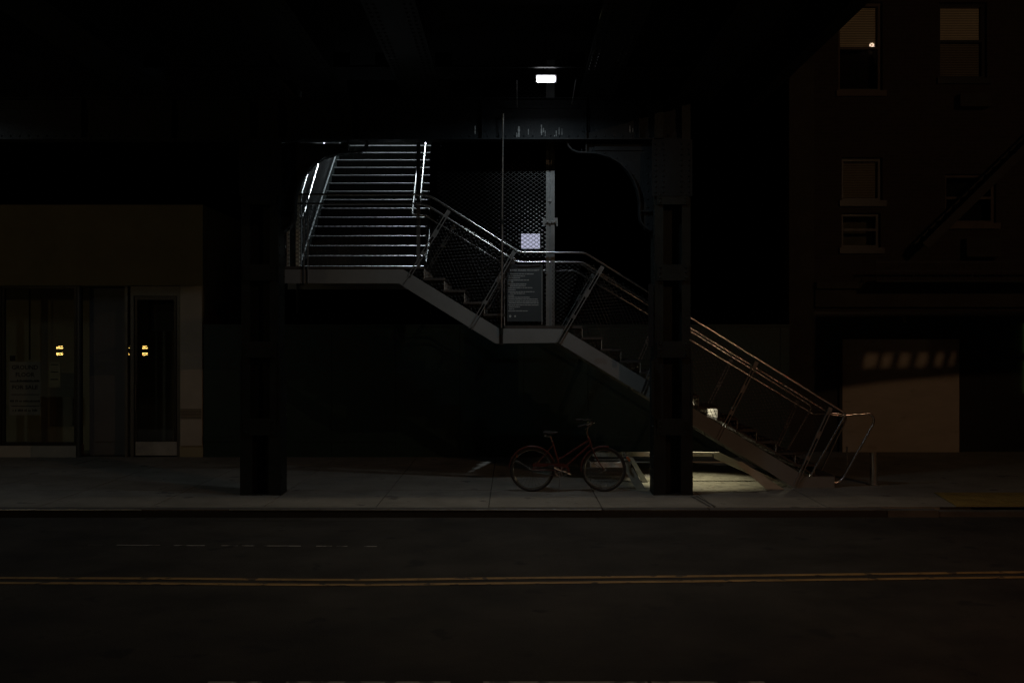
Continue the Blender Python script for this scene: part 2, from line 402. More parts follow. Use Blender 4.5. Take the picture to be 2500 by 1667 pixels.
# tactile paving with blunt domes
y0t, y1t = 13.62, 14.85; xl0, xl1 = X(2335, 13.62), X(2280, 14.85)
b = MB(); b.prismx([(0,0),(1,0),(1,1),(0,1)], 0, 0) if False else None
b.add([(xl0,y0t,.106),(12,y0t,.106),(12,y1t,.106),(xl1,y1t,.106),(xl0,y0t,.114),(12,y0t,.114),(12,y1t,.114),(xl1,y1t,.114)],
      [(0,3,2,1),(4,5,6,7),(0,1,5,4),(1,2,6,5),(2,3,7,6),(3,0,4,7)])
y = y0t+.04
while y < y1t-.03:
    x = xl0+(xl1-xl0)*(y-y0t)/(y1t-y0t)+.05
    while x < 8.5: b.rivet((x, y, .1142), (0,0,1), .017, .006); x += .06
    y += .06
tag(b.build('tactile_paving', 'tactile'), 'dull yellow warning paving laid at the street corner on the right', 'paving')
# gritty patch under the stair
b = MB()
pp = [(1500,1176),(1700,1150),(1860,1158),(1925,1185),(1880,1199),(1640,1203),(1560,1200)]
pts = []
for i in range(len(pp)):
    (a0, a1), (c0, c1) = pp[i], pp[(i+1)%len(pp)]
    for t in (0, .25, .5, .75):
        px_, py_ = a0+(c0-a0)*t+random.uniform(-6, 6), a1+(c1-a1)*t+random.uniform(-1.2, 1.2)
        Y = Yg(py_, SW); pts.append((X(px_, Y), Y, SW+.006))
b.add(pts, [tuple(range(len(pts)-1, -1, -1))]); struct(b.build('dirt_patch', 'dirt', origin=(0,0,0)))
# litter
def crumple(px, py, s, label, z=.0):
    b = MB(); Y = Yg(py, z); c = Vector((X(px, Y), Y, z)); n = 9; vs = []
    for k in range(n):
        a = 2*math.pi*k/n; vs.append(c+Vector((math.cos(a)*s[0], math.sin(a)*s[1], 0))*random.uniform(.7, 1.1)+Vector((0,0,.003)))
    for k in range(n):
        a = 2*math.pi*(k+.5)/n; vs.append(c+Vector((math.cos(a)*s[0]*.6, math.sin(a)*s[1]*.6, s[2]*random.uniform(.5, 1))))
    vs.append(c+Vector((0,0,s[2])))
    fs = [(k, (k+1)%n, n+k) for k in range(n)]+[((k+1)%n, n+(k+1)%n, n+k) for k in range(n)]+[(n+k, n+(k+1)%n, 2*n) for k in range(n)]+[tuple(range(n-1,-1,-1))]
    b.add(vs, fs); tag(b.build('litter', 'litter'), label, 'litter', 'scraps of litter in the gutter')
crumple(1393, 1259, (.10, .05, .035), 'flattened pale paper scrap in the gutter below the bicycle')
crumple(1186, 1259, (.028, .02, .02), 'small pinkish litter scrap in the gutter left of the bicycle')
crumple(1030, 1258, (.02, .02, .012), 'tiny pale scrap in the gutter at mid kerb')
crumple(1852, 1258, (.022, .02, .014), 'tiny pale scrap in the gutter right of the near column')
crumple(2003, 1257, (.03, .02, .012), 'tiny grey scrap in the gutter beyond the stair foot')
crumple(58, 1262, (.03, .02, .012), 'tiny grey scrap in the gutter by the shop window')
crumple(1740, 1190, (.03, .02, .015), 'bright scrap on the lit dirt under the stair', SW)
crumple(1800, 1168, (.035, .015, .01), 'dark twig-like scrap on the lit ground under the stair', SW)

# ------------------------------------------------------------------ elevated viaduct
via = thing('elevated_viaduct', (0, 14.9, SW), 'black riveted steel viaduct with two bracketed columns spanning over the pavement', 'viaduct')
YC0, YC1 = 14.68, 15.08
ZG0, ZG1 = Z(340, 14.68), 5.78
def column(xl, xr, name='column'):
    b = MB(); fw = .125; z1 = 5.75
    for x0, x1, s in ((xl, xl+.014, 1), (xr-.014, xr, -1)):
        b.box(x0, x1, YC0+.014, YC1-.014, SW, z1)
        fx0, fx1 = (xl, xl+fw) if s > 0 else (xr-fw, xr)
        b.box(fx0, fx1, YC0, YC0+.014, SW, z1); b.box(fx0, fx1, YC1-.014, YC1, SW, z1)
    # wider cladding at the foot
    b.box(xl-.014, xl-.001, YC0-.012, YC1, SW, 2.05); b.box(xr+.001, xr+.03, YC0-.012, YC1, SW, 2.05)
    b.box(xl-.014, xl+.16, YC0-.014, YC0-.002, SW, 1.15)
    b.box(xr-.14, xr+.03, YC0-.014, YC0-.002, SW, 1.15)
    b.box(xl-.018, xr+.034, YC0-.018, YC1+.01, SW, SW+.02)
    z = .35
    while z < 5.1:
        for sx, xx in ((-1, xl), (1, xr)):
            off = .014 if (z < 2.05 and sx < 0) else (.03 if z < 2.05 else 0)
            b.rivet((xx+sx*off, YC0+.05, z), (sx, 0, 0), .017, .016); b.rivet((xx+sx*off, YC1-.05, z), (sx, 0, 0), .017, .016)
        z += .145
    b.box(xl+.0145, xr-.0145, YC0+.19, YC0+.20, SW, z1)
    col = b.build(name, 'steel_dark', via)
    for za, zb in ((Z(1062, YC0), Z(1021, YC0)), (Z(873, YC0), Z(833, YC0)), (Z(685, YC0), Z(646, YC0)), (Z(500, YC0), Z(470, YC0))):
        b = MB(); b.box(xl+.03, xr-.03, YC0-.028, YC0-.0145, za, zb)
        for xx in (xl+.075, xr-.075):
            for k in range(3): b.rivet((xx, YC0-.028, za+(zb-za)*(.18+.32*k)), (0,-1,0), .017, .014)
        b.build('batten_plate', 'steel_dark', col)
    return col
CRX0, CRX1 = X(1598, YC0), X(1686, YC0); CLX0, CLX1 = X(589, YC0), X(680, YC0)
colR = column(CRX0, CRX1); colL = column(CLX0, CLX1)
# bracket outline in pixels for the right one (mirrored for the left)
def bracket(col, f, xcol):
    outl = [(1384,342),(1388,356),(1396,365),(1410,371),(1432,372),(1460,374),(1490,383),(1515,398),(1534,418),(1548,440),(1557,465),(1562,492),(1562,525),(1565,541),(1574,553),(1590,563)]
    yb0, yb1 = 14.80, 14.96
    P = [Vector((f(px), 0, Z(py, 14.80))) for px, py in outl]
    b = MB()
    for i in range(len(P)-1):
        a, c = P[i], P[i+1]
        b.bar((a.x, (yb0+yb1)/2, a.z), (c.x, (yb0+yb1)/2, c.z), .022, .17)
    # web plate fan
    corner = Vector((xcol, 0, ZG0-.02)); n = len(P)
    for y in (14.87, 14.885):
        for i in range(4, n-3):
            pass
    Q = P[4:n-3]
    vs = []; fs = []
    poly = [(p.x, p.z) for p in Q]+[(xcol, Q[-1].z), (xcol, Z(348, 14.8)), (Q[0].x, Z(348, 14.8))]
    b.prism(poly, 14.872, 14.888)
    # angle along top and side, stiffener lugs
    x0 = f(1452); b.box(x0, xcol, 14.85, 14.872, Z(366, 14.8), Z(352, 14.8))
    b.box(f(1430), f(1433), 14.80, 14.96, Z(371, 14.8), ZG0); b.box(f(1565), xcol, 14.80, 14.96, Z(517, 14.8), Z(514, 14.8))
    b.box(f(1573), xcol, 14.845, 14.872, Z(560, 14.8), Z(366.5, 14.8))
    for i in range(3, n-2):
        a, c = P[i], P[i+1]; t = (c-a).normalized(); nn = Vector((t.z, 0, -t.x)); s = 1 if nn.dot(corner-a) > 0 else -1
        m_ = (a+c)/2+nn*s*.045; b.rivet((m_.x, 14.872, m_.z), (0,-1,0), .016, .014)
    for k in range(9): b.rivet((f(1582), 14.845, Z(385+k*20, 14.8)), (0,-1,0), .015, .013)
    b.build('bracket', 'steel_girder', col)
mid = (CLX1+CRX0)/2
bracket(colR, lambda px: X(px, 14.80), CRX0-.002)
bracket(colL, lambda px: 2*mid-X(px, 14.80), CLX1+.002)
# gusset plates where girder meets columns
for col, x0, x1 in ((colR, CRX0-.04, CRX1+.02), (colL, CLX0-.02, CLX1+.04)):
    b = MB(); b.box(x0, x1, YC0-.035, YC0-.0005, Z(480, YC0), ZG0-.01)
    for k in range(10):
        for xx in (x0+.05, x0+.16, x1-.16, x1-.05): b.rivet((xx, YC0-.035, Z(470-k*13, YC0)), (0,-1,0), .016, .014)
    b.build('gusset_plate', 'steel_girder', col)
# cross girder
b = MB(); GX0, GX1 = -16, X(1665, YC0)
b.box(GX0, GX1, 14.80, 14.816, ZG0+.015, ZG1)                    # web
b.box(GX0, GX1, YC0, 14.93, ZG0, ZG0+.014)                       # bottom flange
b.box(GX0, GX1, 14.782, 14.7995, ZG0+.0145, ZG0+.12); b.box(GX0, GX1, 14.782, 14.7995, ZG1-.12, ZG1-.001)
b.box(GX0, GX1, YC0, 14.93, ZG1, ZG1+.014)
x = GX0+.05
while x < GX1:
    b.rivet((x, 14.782, ZG0+.065), (0,-1,0), .016, .014); b.rivet((x, 14.782, ZG1-.06), (0,-1,0), .016, .014); x += .13
g = b.build('cross_girder', 'steel_girder', via)
for px in (200, 420, 860, 1178, 1430, 1560):
    b = MB(); xx = X(px, 14.75); b.box(xx-.05, xx+.05, 14.764, 14.781, ZG0+.125, ZG1-.125); b.box(xx-.008, xx+.008, 14.70, 14.7635, ZG0+.0145, ZG1-.0005)
    for k in range(3): b.rivet((xx-.03, 14.764, ZG0+.17+k*.1), (0,-1,0), .014, .012)
    b.build('stiffener', 'steel_girder', g)
# chalky drips on the web
for px, py, w, h in ((1267,322,5,26),(1262,330,3,12),(1322,318,3.5,26),(1327,318,3,10),(1331,326,1.5,14),(1358,326,1.6,14),(1365,320,2,18),(1372,322,1.6,16),(1354,332,4,3),(1538,316,1.6,16),(1545,318,1.3,10),(1160,318,4,20),(1290,322,2,14)):
    c = W(px, py, 14.78); w_ = w/2500*14.78/2; h_ = h/2500*14.78/2; z0, z1 = max(c.z-h_, ZG0+.016), c.z+h_; k = 7; vs = []; b = MB()
    for i in range(k+1):
        t = i/k; zz = z1+(z0-z1)*t; ww = w_*(random.uniform(.4, 1.1))
        vs += [(c.x-ww, 14.7805, zz), (c.x+ww, 14.7805, zz)]
    b.add(vs, [(2*i, 2*i+2, 2*i+3, 2*i+1) for i in range(k)])
    b.build('chalk_stain', 'drip', g)
# longitudinal beams overhead and their cross frames
for xa, xb in ((-2.95, -2.33), (-1.56, -1.00), (.95, 1.45), (2.35, 2.9), (-5.4, -4.8), (-7.9, -7.4)):
    b = MB(); b.box(xa, xb, -2, 14.95, ZG1+.016, ZG1+.03); b.box(xa+.25, xb-.25, -2, 14.95, ZG1+.0305, 6.60)
    y = 6
    while y < 14.6:
        for xx in (xa+.05, xa+.12, xb-.12, xb-.05): b.rivet((xx, y, ZG1+.016), (0,0,-1), .02, .014)
        y += .14
    b.build('floor_beam', 'steel_dark', via)
for yy in (10.25, 13.35):
    for xa, xb in ((-2.33, -1.56), (-1.00, .95), (1.45, 2.35), (-4.8, -2.95)):
        b = MB(); zz = 5.86
        b.box(xa, xb, yy, yy+.01, zz, zz+.035); b.box(xa, xb, yy-.05, yy-.0005, zz, zz+.008)
        b.box(xa+.002, xa+.22, yy-.012, yy-.0008, zz+.0085, zz+.2); b.box(xb-.22, xb-.002, yy-.012, yy-.0008, zz+.0085, zz+.2)
        for k in range(3):
            b.rivet((xa+.06+k*.06, yy-.05, zz+.004), (0,-1,0), .016, .014); b.rivet((xb-.06-k*.06, yy-.05, zz+.004), (0,-1,0), .016, .014)
        b.build('cross_brace', 'steel_dark', via)
b = MB(); b.box(-30, 4.0, -4, 16.9, 6.61, 6.95); b.box(3.8, 4.0, -4, 16.9, 6.1, 6.605)
b.box(-30, -4.1, 16.91, 24, 6.61, 6.95); b.build('deck', 'deck', via)

# lamps under the deck
def decklamp(cx, label):
    lp = thing('deck_lamp', (cx, 13.5, 6.6), label, 'lamp', 'rectangular lamps hung under the viaduct deck')
    c = W(1333, 192, 13.5); c.x = cx; w2 = 22/2500*13.5; h2 = 5.2/2500*13.5
    b = MB(); b.box(c.x-w2, c.x+w2, 13.49, 13.60, c.z-h2, c.z+h2); b.build('lens', 'lens', lp, bevel=.01)
    b = MB()
    for s in (-1, 1): b = MB(); b.box(c.x+s*(w2+.010), c.x+s*(w2+.022), 13.46, 13.62, c.z-h2*1.15, c.z+h2*1.1); b.build('end_cap', 'kick_steel', lp, bevel=.003)
    b = MB()
    b.box(c.x-w2-.018, c.x+w2+.018, 13.47, 13.64, c.z+h2*1.26, c.z+h2*1.26+.05)
    b.build('housing', 'housing', lp)
    b = MB(); b.tube([(c.x, 13.56, c.z+.09), (c.x, 13.56, 6.6)], .012, 8); b.build('stem', 'housing', lp)
decklamp(.448, 'glowing white rectangular lamp hung under the viaduct deck above the stair')
decklamp(L_DECK2[0], 'glowing white lamp hung under the viaduct deck beyond the left edge')
b = MB(); b.tube([W(1262, 197, 13.9), W(1262.5, 262, 14.6)], .009, 6); tag(b.build('hanger_rod', 'kick_steel'), 'thin straight hanger rod left of the glowing lamp', 'rod', 'hanger rods beside the lamp')
b = MB(); b.tube([W(1406, 194, 13.9), W(1396, 255, 14.6)], .009, 6); tag(b.build('hanger_rod', 'kick_steel'), 'thin leaning hanger rod right of the glowing lamp', 'rod', 'hanger rods beside the lamp')
kl = thing('added_kerb_lamp', (L_KERB[0], L_KERB[1], 6.6), 'unseen shielded lamp added under the deck to light the kerb strip', 'lamp')
b = MB(); b.box(L_KERB[0]-.3, L_KERB[0]+.3, L_KERB[1]+.10, L_KERB[1]+.105, 6.03, 6.5); b.build('shield', 'housing', kl)  # plate added to cut the far edge of the warm strip
b = MB(); b.box(L_KERB[0]-.15, L_KERB[0]+.15, L_KERB[1]-.08, L_KERB[1]+.08, 6.22, 6.30); b.build('housing', 'housing', kl)
b = MB(); b.box(L_KERB[0]-.01, L_KERB[0]+.01, L_KERB[1]-.01, L_KERB[1]+.01, 6.301, 6.6); b.box(L_KERB[0]-.01, L_KERB[0]+.01, L_KERB[1]+.011, L_KERB[1]+.0995, 6.4, 6.42); b.build('stem', 'housing', kl)
# flat panels on the column flank
b = MB(); b.box(CRX0-.09, CRX0-.02, 14.66, 14.68, Z(845, 14.66), Z(693, 14.66)); tag(b.build('edge_plate', 'steel_girder'), 'upper grey plate seen edge-on at the left side of the right column', 'plate')
b = MB(); b.box(CRX0-.055, CRX0-.02, 14.60, 14.64, Z(1012, 14.6), Z(880, 14.6)); tag(b.build('edge_plate', 'steel_dark'), 'lower dark plate seen edge-on at the left side of the right column', 'plate')

# ------------------------------------------------------------------ the stair
YN, YF = 15.40, 17.15
st = thing('staircase', (0, 16.2, SW), 'grey steel public staircase with mesh sides and tubular handrails rising under the viaduct', 'staircase')
def stringer(y0, y1, name='stringer'):
    top = [(640,658),(985,658),(1219,802),(1366,802.5),(1376,803.5),(1969,1164),(2037,1164)]
    bot = [(2037,1189),(1938,1191),(1362,837),(1210,838.5),(975,692),(640,692)]
    P = [(W(px, py, YN).x, max(W(px, py, YN).z, SW+.004)) for px, py in top+bot]
    # cut into plates at the seams so that joints read
    b = MB()
    def seg(a, c):    # a,c: (top, bottom) pixel pairs
        b.prism([(W(p[0], p[1], YN).x, max(W(p[0], p[1], YN).z, SW+.004)) for p in (a[0], c[0], c[1], a[1])], y0, y1)
    def seg5(ps): b.prism([(W(p[0], p[1], YN).x, max(W(p[0], p[1], YN).z, SW+.004)) for p in ps], y0, y1)
    seg5([(640,658),(985,658),(1003,669),(981.5,697.5),(975,692),(640,692)])
    seg5([(1004.5,670),(1171,772.4),(1149.5,801.6),(983,698.5)])
    seg5([(1173,773.6),(1219,802),(1219.5,838.5),(1210,838.5),(1151.5,802.8)])
    seg5([(1228,802),(1376,803),(1361,836.5),(1228,838.5)])
    seg5([(1383,808),(1587.5,932.5),(1566,960.5),(1364.5,838.3)])
    seg5([(1589.5,933.7),(1965,1161.8),(1938,1191),(1568,961.7)])
    seg5([(1967,1163),(2037,1164),(2037,1190),(1940,1191)])
    return b.build(name, 'stair_plate', st)
stringer(YN-.012, YN); stringer(YF, YF+.012)
b = MB(); b.box(X(1219.5, YN)-.0, X(1228, YN), YN-.02, YN-.004, Z(842, YN), Z(800, YN)); b.build('strap', 'black', st)
# floors
L1, L2 = Z(650, YN), Z(795, YN)
def plate(name, x0, x1, z, m='tread'):
    b = MB(); b.box(x0, x1, YN+.001, YF-.001, z-.04, z); return b.build(name, m, st)
plate('landing', X(640, YN), X(1036, YN), L1); plate('landing', X(1232, YN), X(1422, YN), L2)
def step(px0, py0, px1, py1, lit=False):  # riser at px0 from py0 down to py1, tread py1 from px0 to px1
    x0, x1 = X(px0, YN), X(px1, YN); z0, z1 = Z(py0, YN), Z(py1, YN)
    b = MB(); b.box(x0-.02, x1, YN+.001, YF-.001, z1-.03, z1); t = b.build('tread', 'tread', st)
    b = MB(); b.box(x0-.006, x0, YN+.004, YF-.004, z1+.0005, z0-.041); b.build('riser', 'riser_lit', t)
    b = MB(); b.box(x1-.03, x1+.012, YN+.0015, YF-.0015, z1-.03, z1+.003); b.build('nosing', 'tread', t)
for k in range(4): step(1036+49*k, 650+29*k, 1085+49*k, 679+29*k)
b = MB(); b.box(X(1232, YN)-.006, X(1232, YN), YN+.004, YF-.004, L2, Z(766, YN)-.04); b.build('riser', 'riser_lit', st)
for k in range(13): step(1422+47.3*k, 795+28.2*k, 1422+47.3*(k+1), 795+28.2*(k+1))
# upper flight running away
KN = 18; Y0u, Z0u = 17.17, Z(648.7, 17.17); RUN, RISE = .28, .198
def uy(k): return Y0u+RUN*k
def uz(k): return Z0u+RISE*k
def uxl(k): return X(742, 17.17)-.010*k
def uxr(k): return X(1037, 17.17)-.010*k
for k in range(KN):
    b = MB(); b.box(uxl(k), uxr(k), uy(k)+.012, uy(k)+RUN+.02, uz(k)-.035, uz(k)-.002); t = b.build('tread', 'tread_dark', st)
    b = MB(); b.box(uxl(k), uxr(k), uy(k)+.022, uy(k)+.028, uz(k)-RISE, uz(k)-.036); b.build('riser', 'riser', t)
    b = MB()  # rounded metal nosing in short lengths
    x = uxl(k); 
    while x < uxr(k)-.05:
        x2 = min(x+random.uniform(.35, .8), uxr(k)); b.tube([(x, uy(k)+.004, uz(k)-.013), (x2-.008, uy(k)+.004, uz(k)-.013)], .0095, 8); x = x2
    b.build('nosing', 'nosing', t, smooth=True)
for s, f in ((-1, uxl), (1, uxr)):
    b = MB(); x0 = f(0)+s*.03
    y0, y1 = uy(-.3), uy(KN); z0, z1 = uz(-.3), uz(KN)
    b.prismx([(y0,z0-.28),(y1,z1-.28),(y1,z1+.12),(y0,z0+.12)] if s > 0 else [(y0,z0-.28),(y1,z1-.28),(y1,z1+.12),(y0,z0+.12)], x0-.02, x0+.008)
    b.build('side_stringer', 'steel_dark', st)
    # flange glinting on the stringer top
    b = MB(); b.bar((x0, y0, z0+.125), (x0, y1, z1+.125), .008, .022, up=(1, 0, 0)); b.build('stringer_cap', 'post_grey' if s < 0 else 'galv', st)
    xw = x0+s*.07; b = MB(); b.prismx([(y0,z0-.75),(y1,z1-.75),(y1,z1+1.6),(y1-.5,z1+1.6),(y0,z0+1.9)], xw-.01, xw+.01); b.build('light_stop_panel', 'black', st)  # black panel added to stop the stair-top light spilling past the flight
    # mesh panel of the flight side
    sl = RISE/RUN; U = Vector((0, 1, sl)); V = Vector((0, 0, 1))
    b = MB(); Lu = (KN+.3)*RUN
    mesh_panel(b, (x0+s*.005, y0, z0+.14), Vector((0,1,sl)), Vector((0,-sl,1)).normalized(), [(0,0),(Lu*math.hypot(1,sl),0),(Lu*math.hypot(1,sl),.78),(.1,.78)], w=.005, d=.003, knuckle=False)
    b.build('mesh_infill', 'mesh_dark', st)
    # guard rail and inner handrail
    xr = x0+s*.03 if s < 0 else x0-.10; xh = x0-s*(.07 if s < 0 else .22); dr_ = -.010*KN
    b = MB(); b.tube([(xr, y0, z0+1.12), (xr+dr_, y1, z1+1.12)], .016, 10); b.build('top_rail', 'stainless', st, smooth=True)
    zb = Z(531 if s < 0 else 525, 16.95)
    if s < 0: path = [W(706, 508, YN+.12), (xh, 16.9, zb), (xh+dr_, 16.9+RUN*KN, zb+RISE*KN)]
    else: path = [(xh+dr_, 16.9+RUN*KN, zb+RISE*KN), (xh, 16.95, zb), W(1043, 528, YF-.12), W(1237, 649, YF-.12), W(1240, 660.5, YF-.12), W(1404, 660.5, YF-.12), W(1985, 1011, YF-.12), W(2034, 1008, YF-.14), W(2062, 1011, YF-.14), W(2066, 1022, YF-.14), W(2005, 1150, YF-.14), W(1990, 1165, YF-.14)]
    b = MB(); b.tube(smooth_path(path, .05), .0195 if s < 0 else .0175, 10); b.build('handrail', 'stainless', st, smooth=True)
    # brackets joining handrail to mesh
    b = MB()
    for k in (2.2, 6.5, 11, 15): b.bar((xh, 16.9+RUN*k, zb+RISE*k-.02), (x0, 16.9+RUN*k, zb+RISE*k-.06), .014, .014, up=(0, 0, 1))
    b.build('rail_bracket', 'galv', st)
    # tall corner post at the foot of the flight
    xp = x0+s*.02 if s < 0 else X(1021, 17.03)
    b = MB(); b.box(xp-.03, xp+.03, 17.02, 17.05, L1, 6.55); b.box(xp-.03, xp-.024, 17.05, 17.10, L1, 6.55); b.box(xp+.024, xp+.03, 17.05, 17.10, L1, 6.55); b.build('corner_post', 'post_grey', st)
# left end of the landing: tall mesh wall between posts
b = MB(); mesh_panel(b, (-3.60, 15.45, L1), (0, 1, 0), (0, 0, 1), [(0,0),(1.6,0),(1.6,2.6),(0,2.6)]); b.build('mesh_infill', 'mesh_wire', st)
b = MB(); b.box(X(722, 16.2), X(731, 16.2), 16.2, 16.24, L1, Z(440, 16.2)); b.box(X(700, 15.6), X(706, 15.6), 15.6, 15.64, L1, Z(440, 15.6)); b.build('end_post', 'cream_steel', st)
# near guard: top rail A, handrail B ; far guard: top rail C
A = [(640,475),(1037,475),(1057,482),(1268,616),(1428,617),(2066,1010)]
def railpath(px, Y, dy=0): return [W(a, c+dy, Y) for a, c in px]
b = MB(); b.tube(smooth_path(railpath(A, YN)+[W(1976, 1166, YN)], .06), .0175, 12); b.build('top_rail', 'stainless', st, smooth=True)
B = [(700,497.5),(1028,497.5),(1050,505),(1262,640),(1422,640),(2034,1014),(2070,1013),(2124,1009),(2134,1020),(2133,1034),(2058,1168),(2048,1177),(2030,1178)]
b = MB(); b.tube(smooth_path(railpath(B, YN+.10), .05), .0165, 12); b.build('handrail', 'stainless', st, smooth=True)
C0 = [W(a, c, YN) for a, c in A]
C = [Vector((p.x, YF, p.z)) for p in C0]
C[0] = Vector((uxr(0)+.06, YF, C0[0].z))
b = MB(); b.tube(smooth_path([C[0], C[1], C[2], C[3], C[4], C[5], Vector((W(1976,1166,YN).x, YF, W(1976,1166,YN).z))], .06), .019, 12); b.build('top_rail', 'stainless', st, smooth=True)
# leaning twin-bar posts
posts = [((1098,512),(1000,674)), ((1257,612),(1148,803)), ((1473,648),(1363,837)), ((1650,757),(1566,961)), ((1849,880),(1752,1072)), ((2029,992),(1942,1186))]
for (a, c) in posts:
    for Y in (YN, YF):
        s = -1 if Y == YN else 1
        p, q = W(a[0], a[1], YN), W(c[0], c[1], YN); p.y = q.y = Y+s*.012; q.z = max(q.z, SW+.05)
        t = (q-p).normalized(); n_ = Vector((t.z, 0, -t.x)); b = MB()
        off = .022
        for k in (-1, 1): b.bar(p+n_*off*k+t*.05, q+n_*off*k, .013, .045)
        b.bar(p+t*.02, p+t*.14, .060, .012)
        mpt = p.lerp(q, .36); b.bar(mpt-t*.06, mpt+t*.06, .07, .016)
        mpt = p.lerp(q, .66); b.bar(mpt-t*.03, mpt+t*.03, .07, .016)
        b.build('rail_post', 'post_grey', st)
p = W(748, 478, YN); q = W(748, 692, YN); b = MB()
for k in (-1, 1): b.box(p.x-.028*k-.007, p.x-.028*k+.007, YN-.04, YN-.013, q.z, p.z)
b.build('rail_post', 'post_grey', st)
# guard mesh between stringer and top rail
def slopemesh(pxpoly, Y, w=.0055, cw=.087, ch=.062, slope=0.):
    P = [W(a, c, YN) for a, c in pxpoly]; U = Vector((1, 0, -slope)).normalized(); V = Vector((slope, 0, 1)).normalized(); O = P[0]; O = Vector((O.x, Y, O.z))
    poly = [((Vector((p.x, Y, p.z))-O).dot(U), (Vector((p.x, Y, p.z))-O).dot(V)) for p in P]
    b = MB(); mesh_panel(b, O, U, V, poly, cw, ch, w, .004, knuckle=Y < 16); return b.build('mesh_infill', 'mesh_dark', st)
for Y in (YN+.03, YF-.03):
    if Y < 16: slopemesh([(640,658),(985,658),(1035,500),(640,500)], Y)
    slopemesh([(1010,672),(1215,799),(1262,640),(1072,522)], Y, slope=.615)
    if Y > 16: slopemesh([(1225,801),(1372,803),(1422,640),(1262,640)], Y)
    slopemesh([(1385,809),(1950,1152),(2040,1005),(1440,640)], Y, slope=.607)
slopemesh([(1348,802),(1372,803),(1422,640),(1348,640)], YN+.03)
# wall lamp fixed under the steps
ul = thing('under_stair_lamp', L_UNDER, 'small lamp fixed beneath the stair behind the right column', 'lamp')
b = MB(); b.box(L_UNDER[0]-.07, L_UNDER[0]+.07, 16.18, 16.32, 1.415, 1.455); b.build('housing', 'housing', ul)
b = MB(); b.box(L_UNDER[0]-.05, L_UNDER[0]+.05, 16.20, 16.30, 1.408, 1.4145); b.build('lens', 'lens_warm', ul)
# lamp over the top of the upper flight (hidden by the girder)
sl_ = thing('stair_top_lamp', L_STAIR, 'white lamp above the top of the upper flight', 'lamp')
b = MB(); b.box(-2.5, -2.1, 21.4, 21.6, 9.66, 9.72); b.build('housing', 'housing', sl_)
b = MB(); b.tube([(-2.3, 21.5, 9.72), (-2.3, 21.5, 10.0), (-2.3, 23.4, 10.1), (-2.3, 23.5, 6.3)], .03, 8); b.build('pole', 'housing', sl_)
# cable on the stringer underside
b = MB(); b.tube([W(1690,1042,YF-.3), W(1703,1049,YF-.3), W(1712,1055,YF-.3), W(1716,1048,YF-.3), W(1720,1058,YF-.3), W(1722,1066,YF-.3)], .006, 6); tag(b.build('cable', 'black'), 'loose black cable looped under the stair beside the right column', 'cable')
b = MB()     # closed soffit added to keep the under-stair light off the lowest risers
x0, z0 = X(1757, YN), Z(1022, YN)-.03; x1, z1 = X(2030, YN), Z(1042+273*.6, YN)
b.prism([(x0, z0), (x1, SW+.03), (x1, SW+.06), (x0, z0+.03)], YN+.0015, YF-.0015); b.build('soffit_plate', 'tread', st)

# ------------------------------------------------------------------ hanging rod, tall mesh screen and signs on the stair
b = MB(); b.tube([W(1229, 277, 14.60), W(1228, 330, 14.64), W(1226.5, 520, 15.1), W(1226, 640, 15.2), W(1224, 812, 15.33)], .0115, 8); 
rod = b.build('hanging_rod', 'galv', origin=W(1224, 812, 15.33), smooth=True); tag(rod, 'long thin vertical rod hung from the girder down to the middle landing', 'rod')
b = MB(); a_ = W(1226.5, 536, 15.11); b.tube([a_, a_+Vector((0, .004, -.07))], .018, 8); a_ = W(1225, 800, 15.32); b.tube([a_, a_+Vector((0, .001, -.1))], .022, 8)
b.tube([W(1229, 275, 14.60), W(1231, 283, 14.68)], .012, 6); b.build('collar', 'steel_dark', rod)
ms = thing('mesh_screen', (X(1340, 15.5), 15.5, L2), 'tall expanded-metal screen with double channel post standing on the middle landing', 'screen')
YM = 15.50
b = MB(); P0 = W(1345, 800, YM)
poly = [(X(1068,YM)-P0.x, Z(470,YM)-P0.z), (X(1228,YM)-P0.x, 0.02), (X(1334,YM)-P0.x, 0.02), (X(1334,YM)-P0.x, 6.3-P0.z), (X(1068,YM)-P0.x, 6.3-P0.z)]
mesh_panel(b, P0, (1,0,0), (0,0,1), poly, .087, .062, .0085, .004); b.build('mesh_infill', 'mesh_wire', ms)
b = MB(); zt = 6.55
b.box(X(1333,YM), X(1341,YM), YM-.02, YM+.03, L2, zt); b.box(X(1344,YM), X(1354,YM), YM-.02, YM+.03, L2, zt)
b.box(X(1341.05,YM), X(1343.95,YM), YM+.01, YM+.02, L2, zt)
b.build('channel_post', 'post_grey', ms)
b = MB(); z0, z1 = Z(553,YM), Z(533,YM); zm = (z0+z1)/2
b.box(X(1325,YM), X(1331,YM), YM-.05, YM-.025, z0, z1); b.box(X(1351,YM), X(1361,YM), YM-.06, YM-.05, zm, z1); b.box(X(1358,YM), X(1361.5,YM), YM-.05, YM, z0, zm)
b.box(X(1328,YM), X(1360,YM), YM-.045, YM-.0255, zm-.02, zm+.02)
for px in (1336, 1347, 1353): b.rivet((X(px,YM), YM-.045, zm), (0,-1,0), .018, .02)
b.box(X(1337,YM), X(1347,YM), YM-.035, YM-.0205, Z(493,YM), Z(486,YM))
b.build('clamp', 'galv', ms)
# backlit panel behind the mesh, glowing by its own emission
b = MB(); YP = 15.53; b.box(X(1272.5,YP), X(1318,YP), YP, YP+.003, Z(607,YP), Z(571,YP)); nt_ = b.build('lit_panel', 'notice'); tag(nt_, 'small glowing pale blank panel behind the diamond mesh', 'panel')
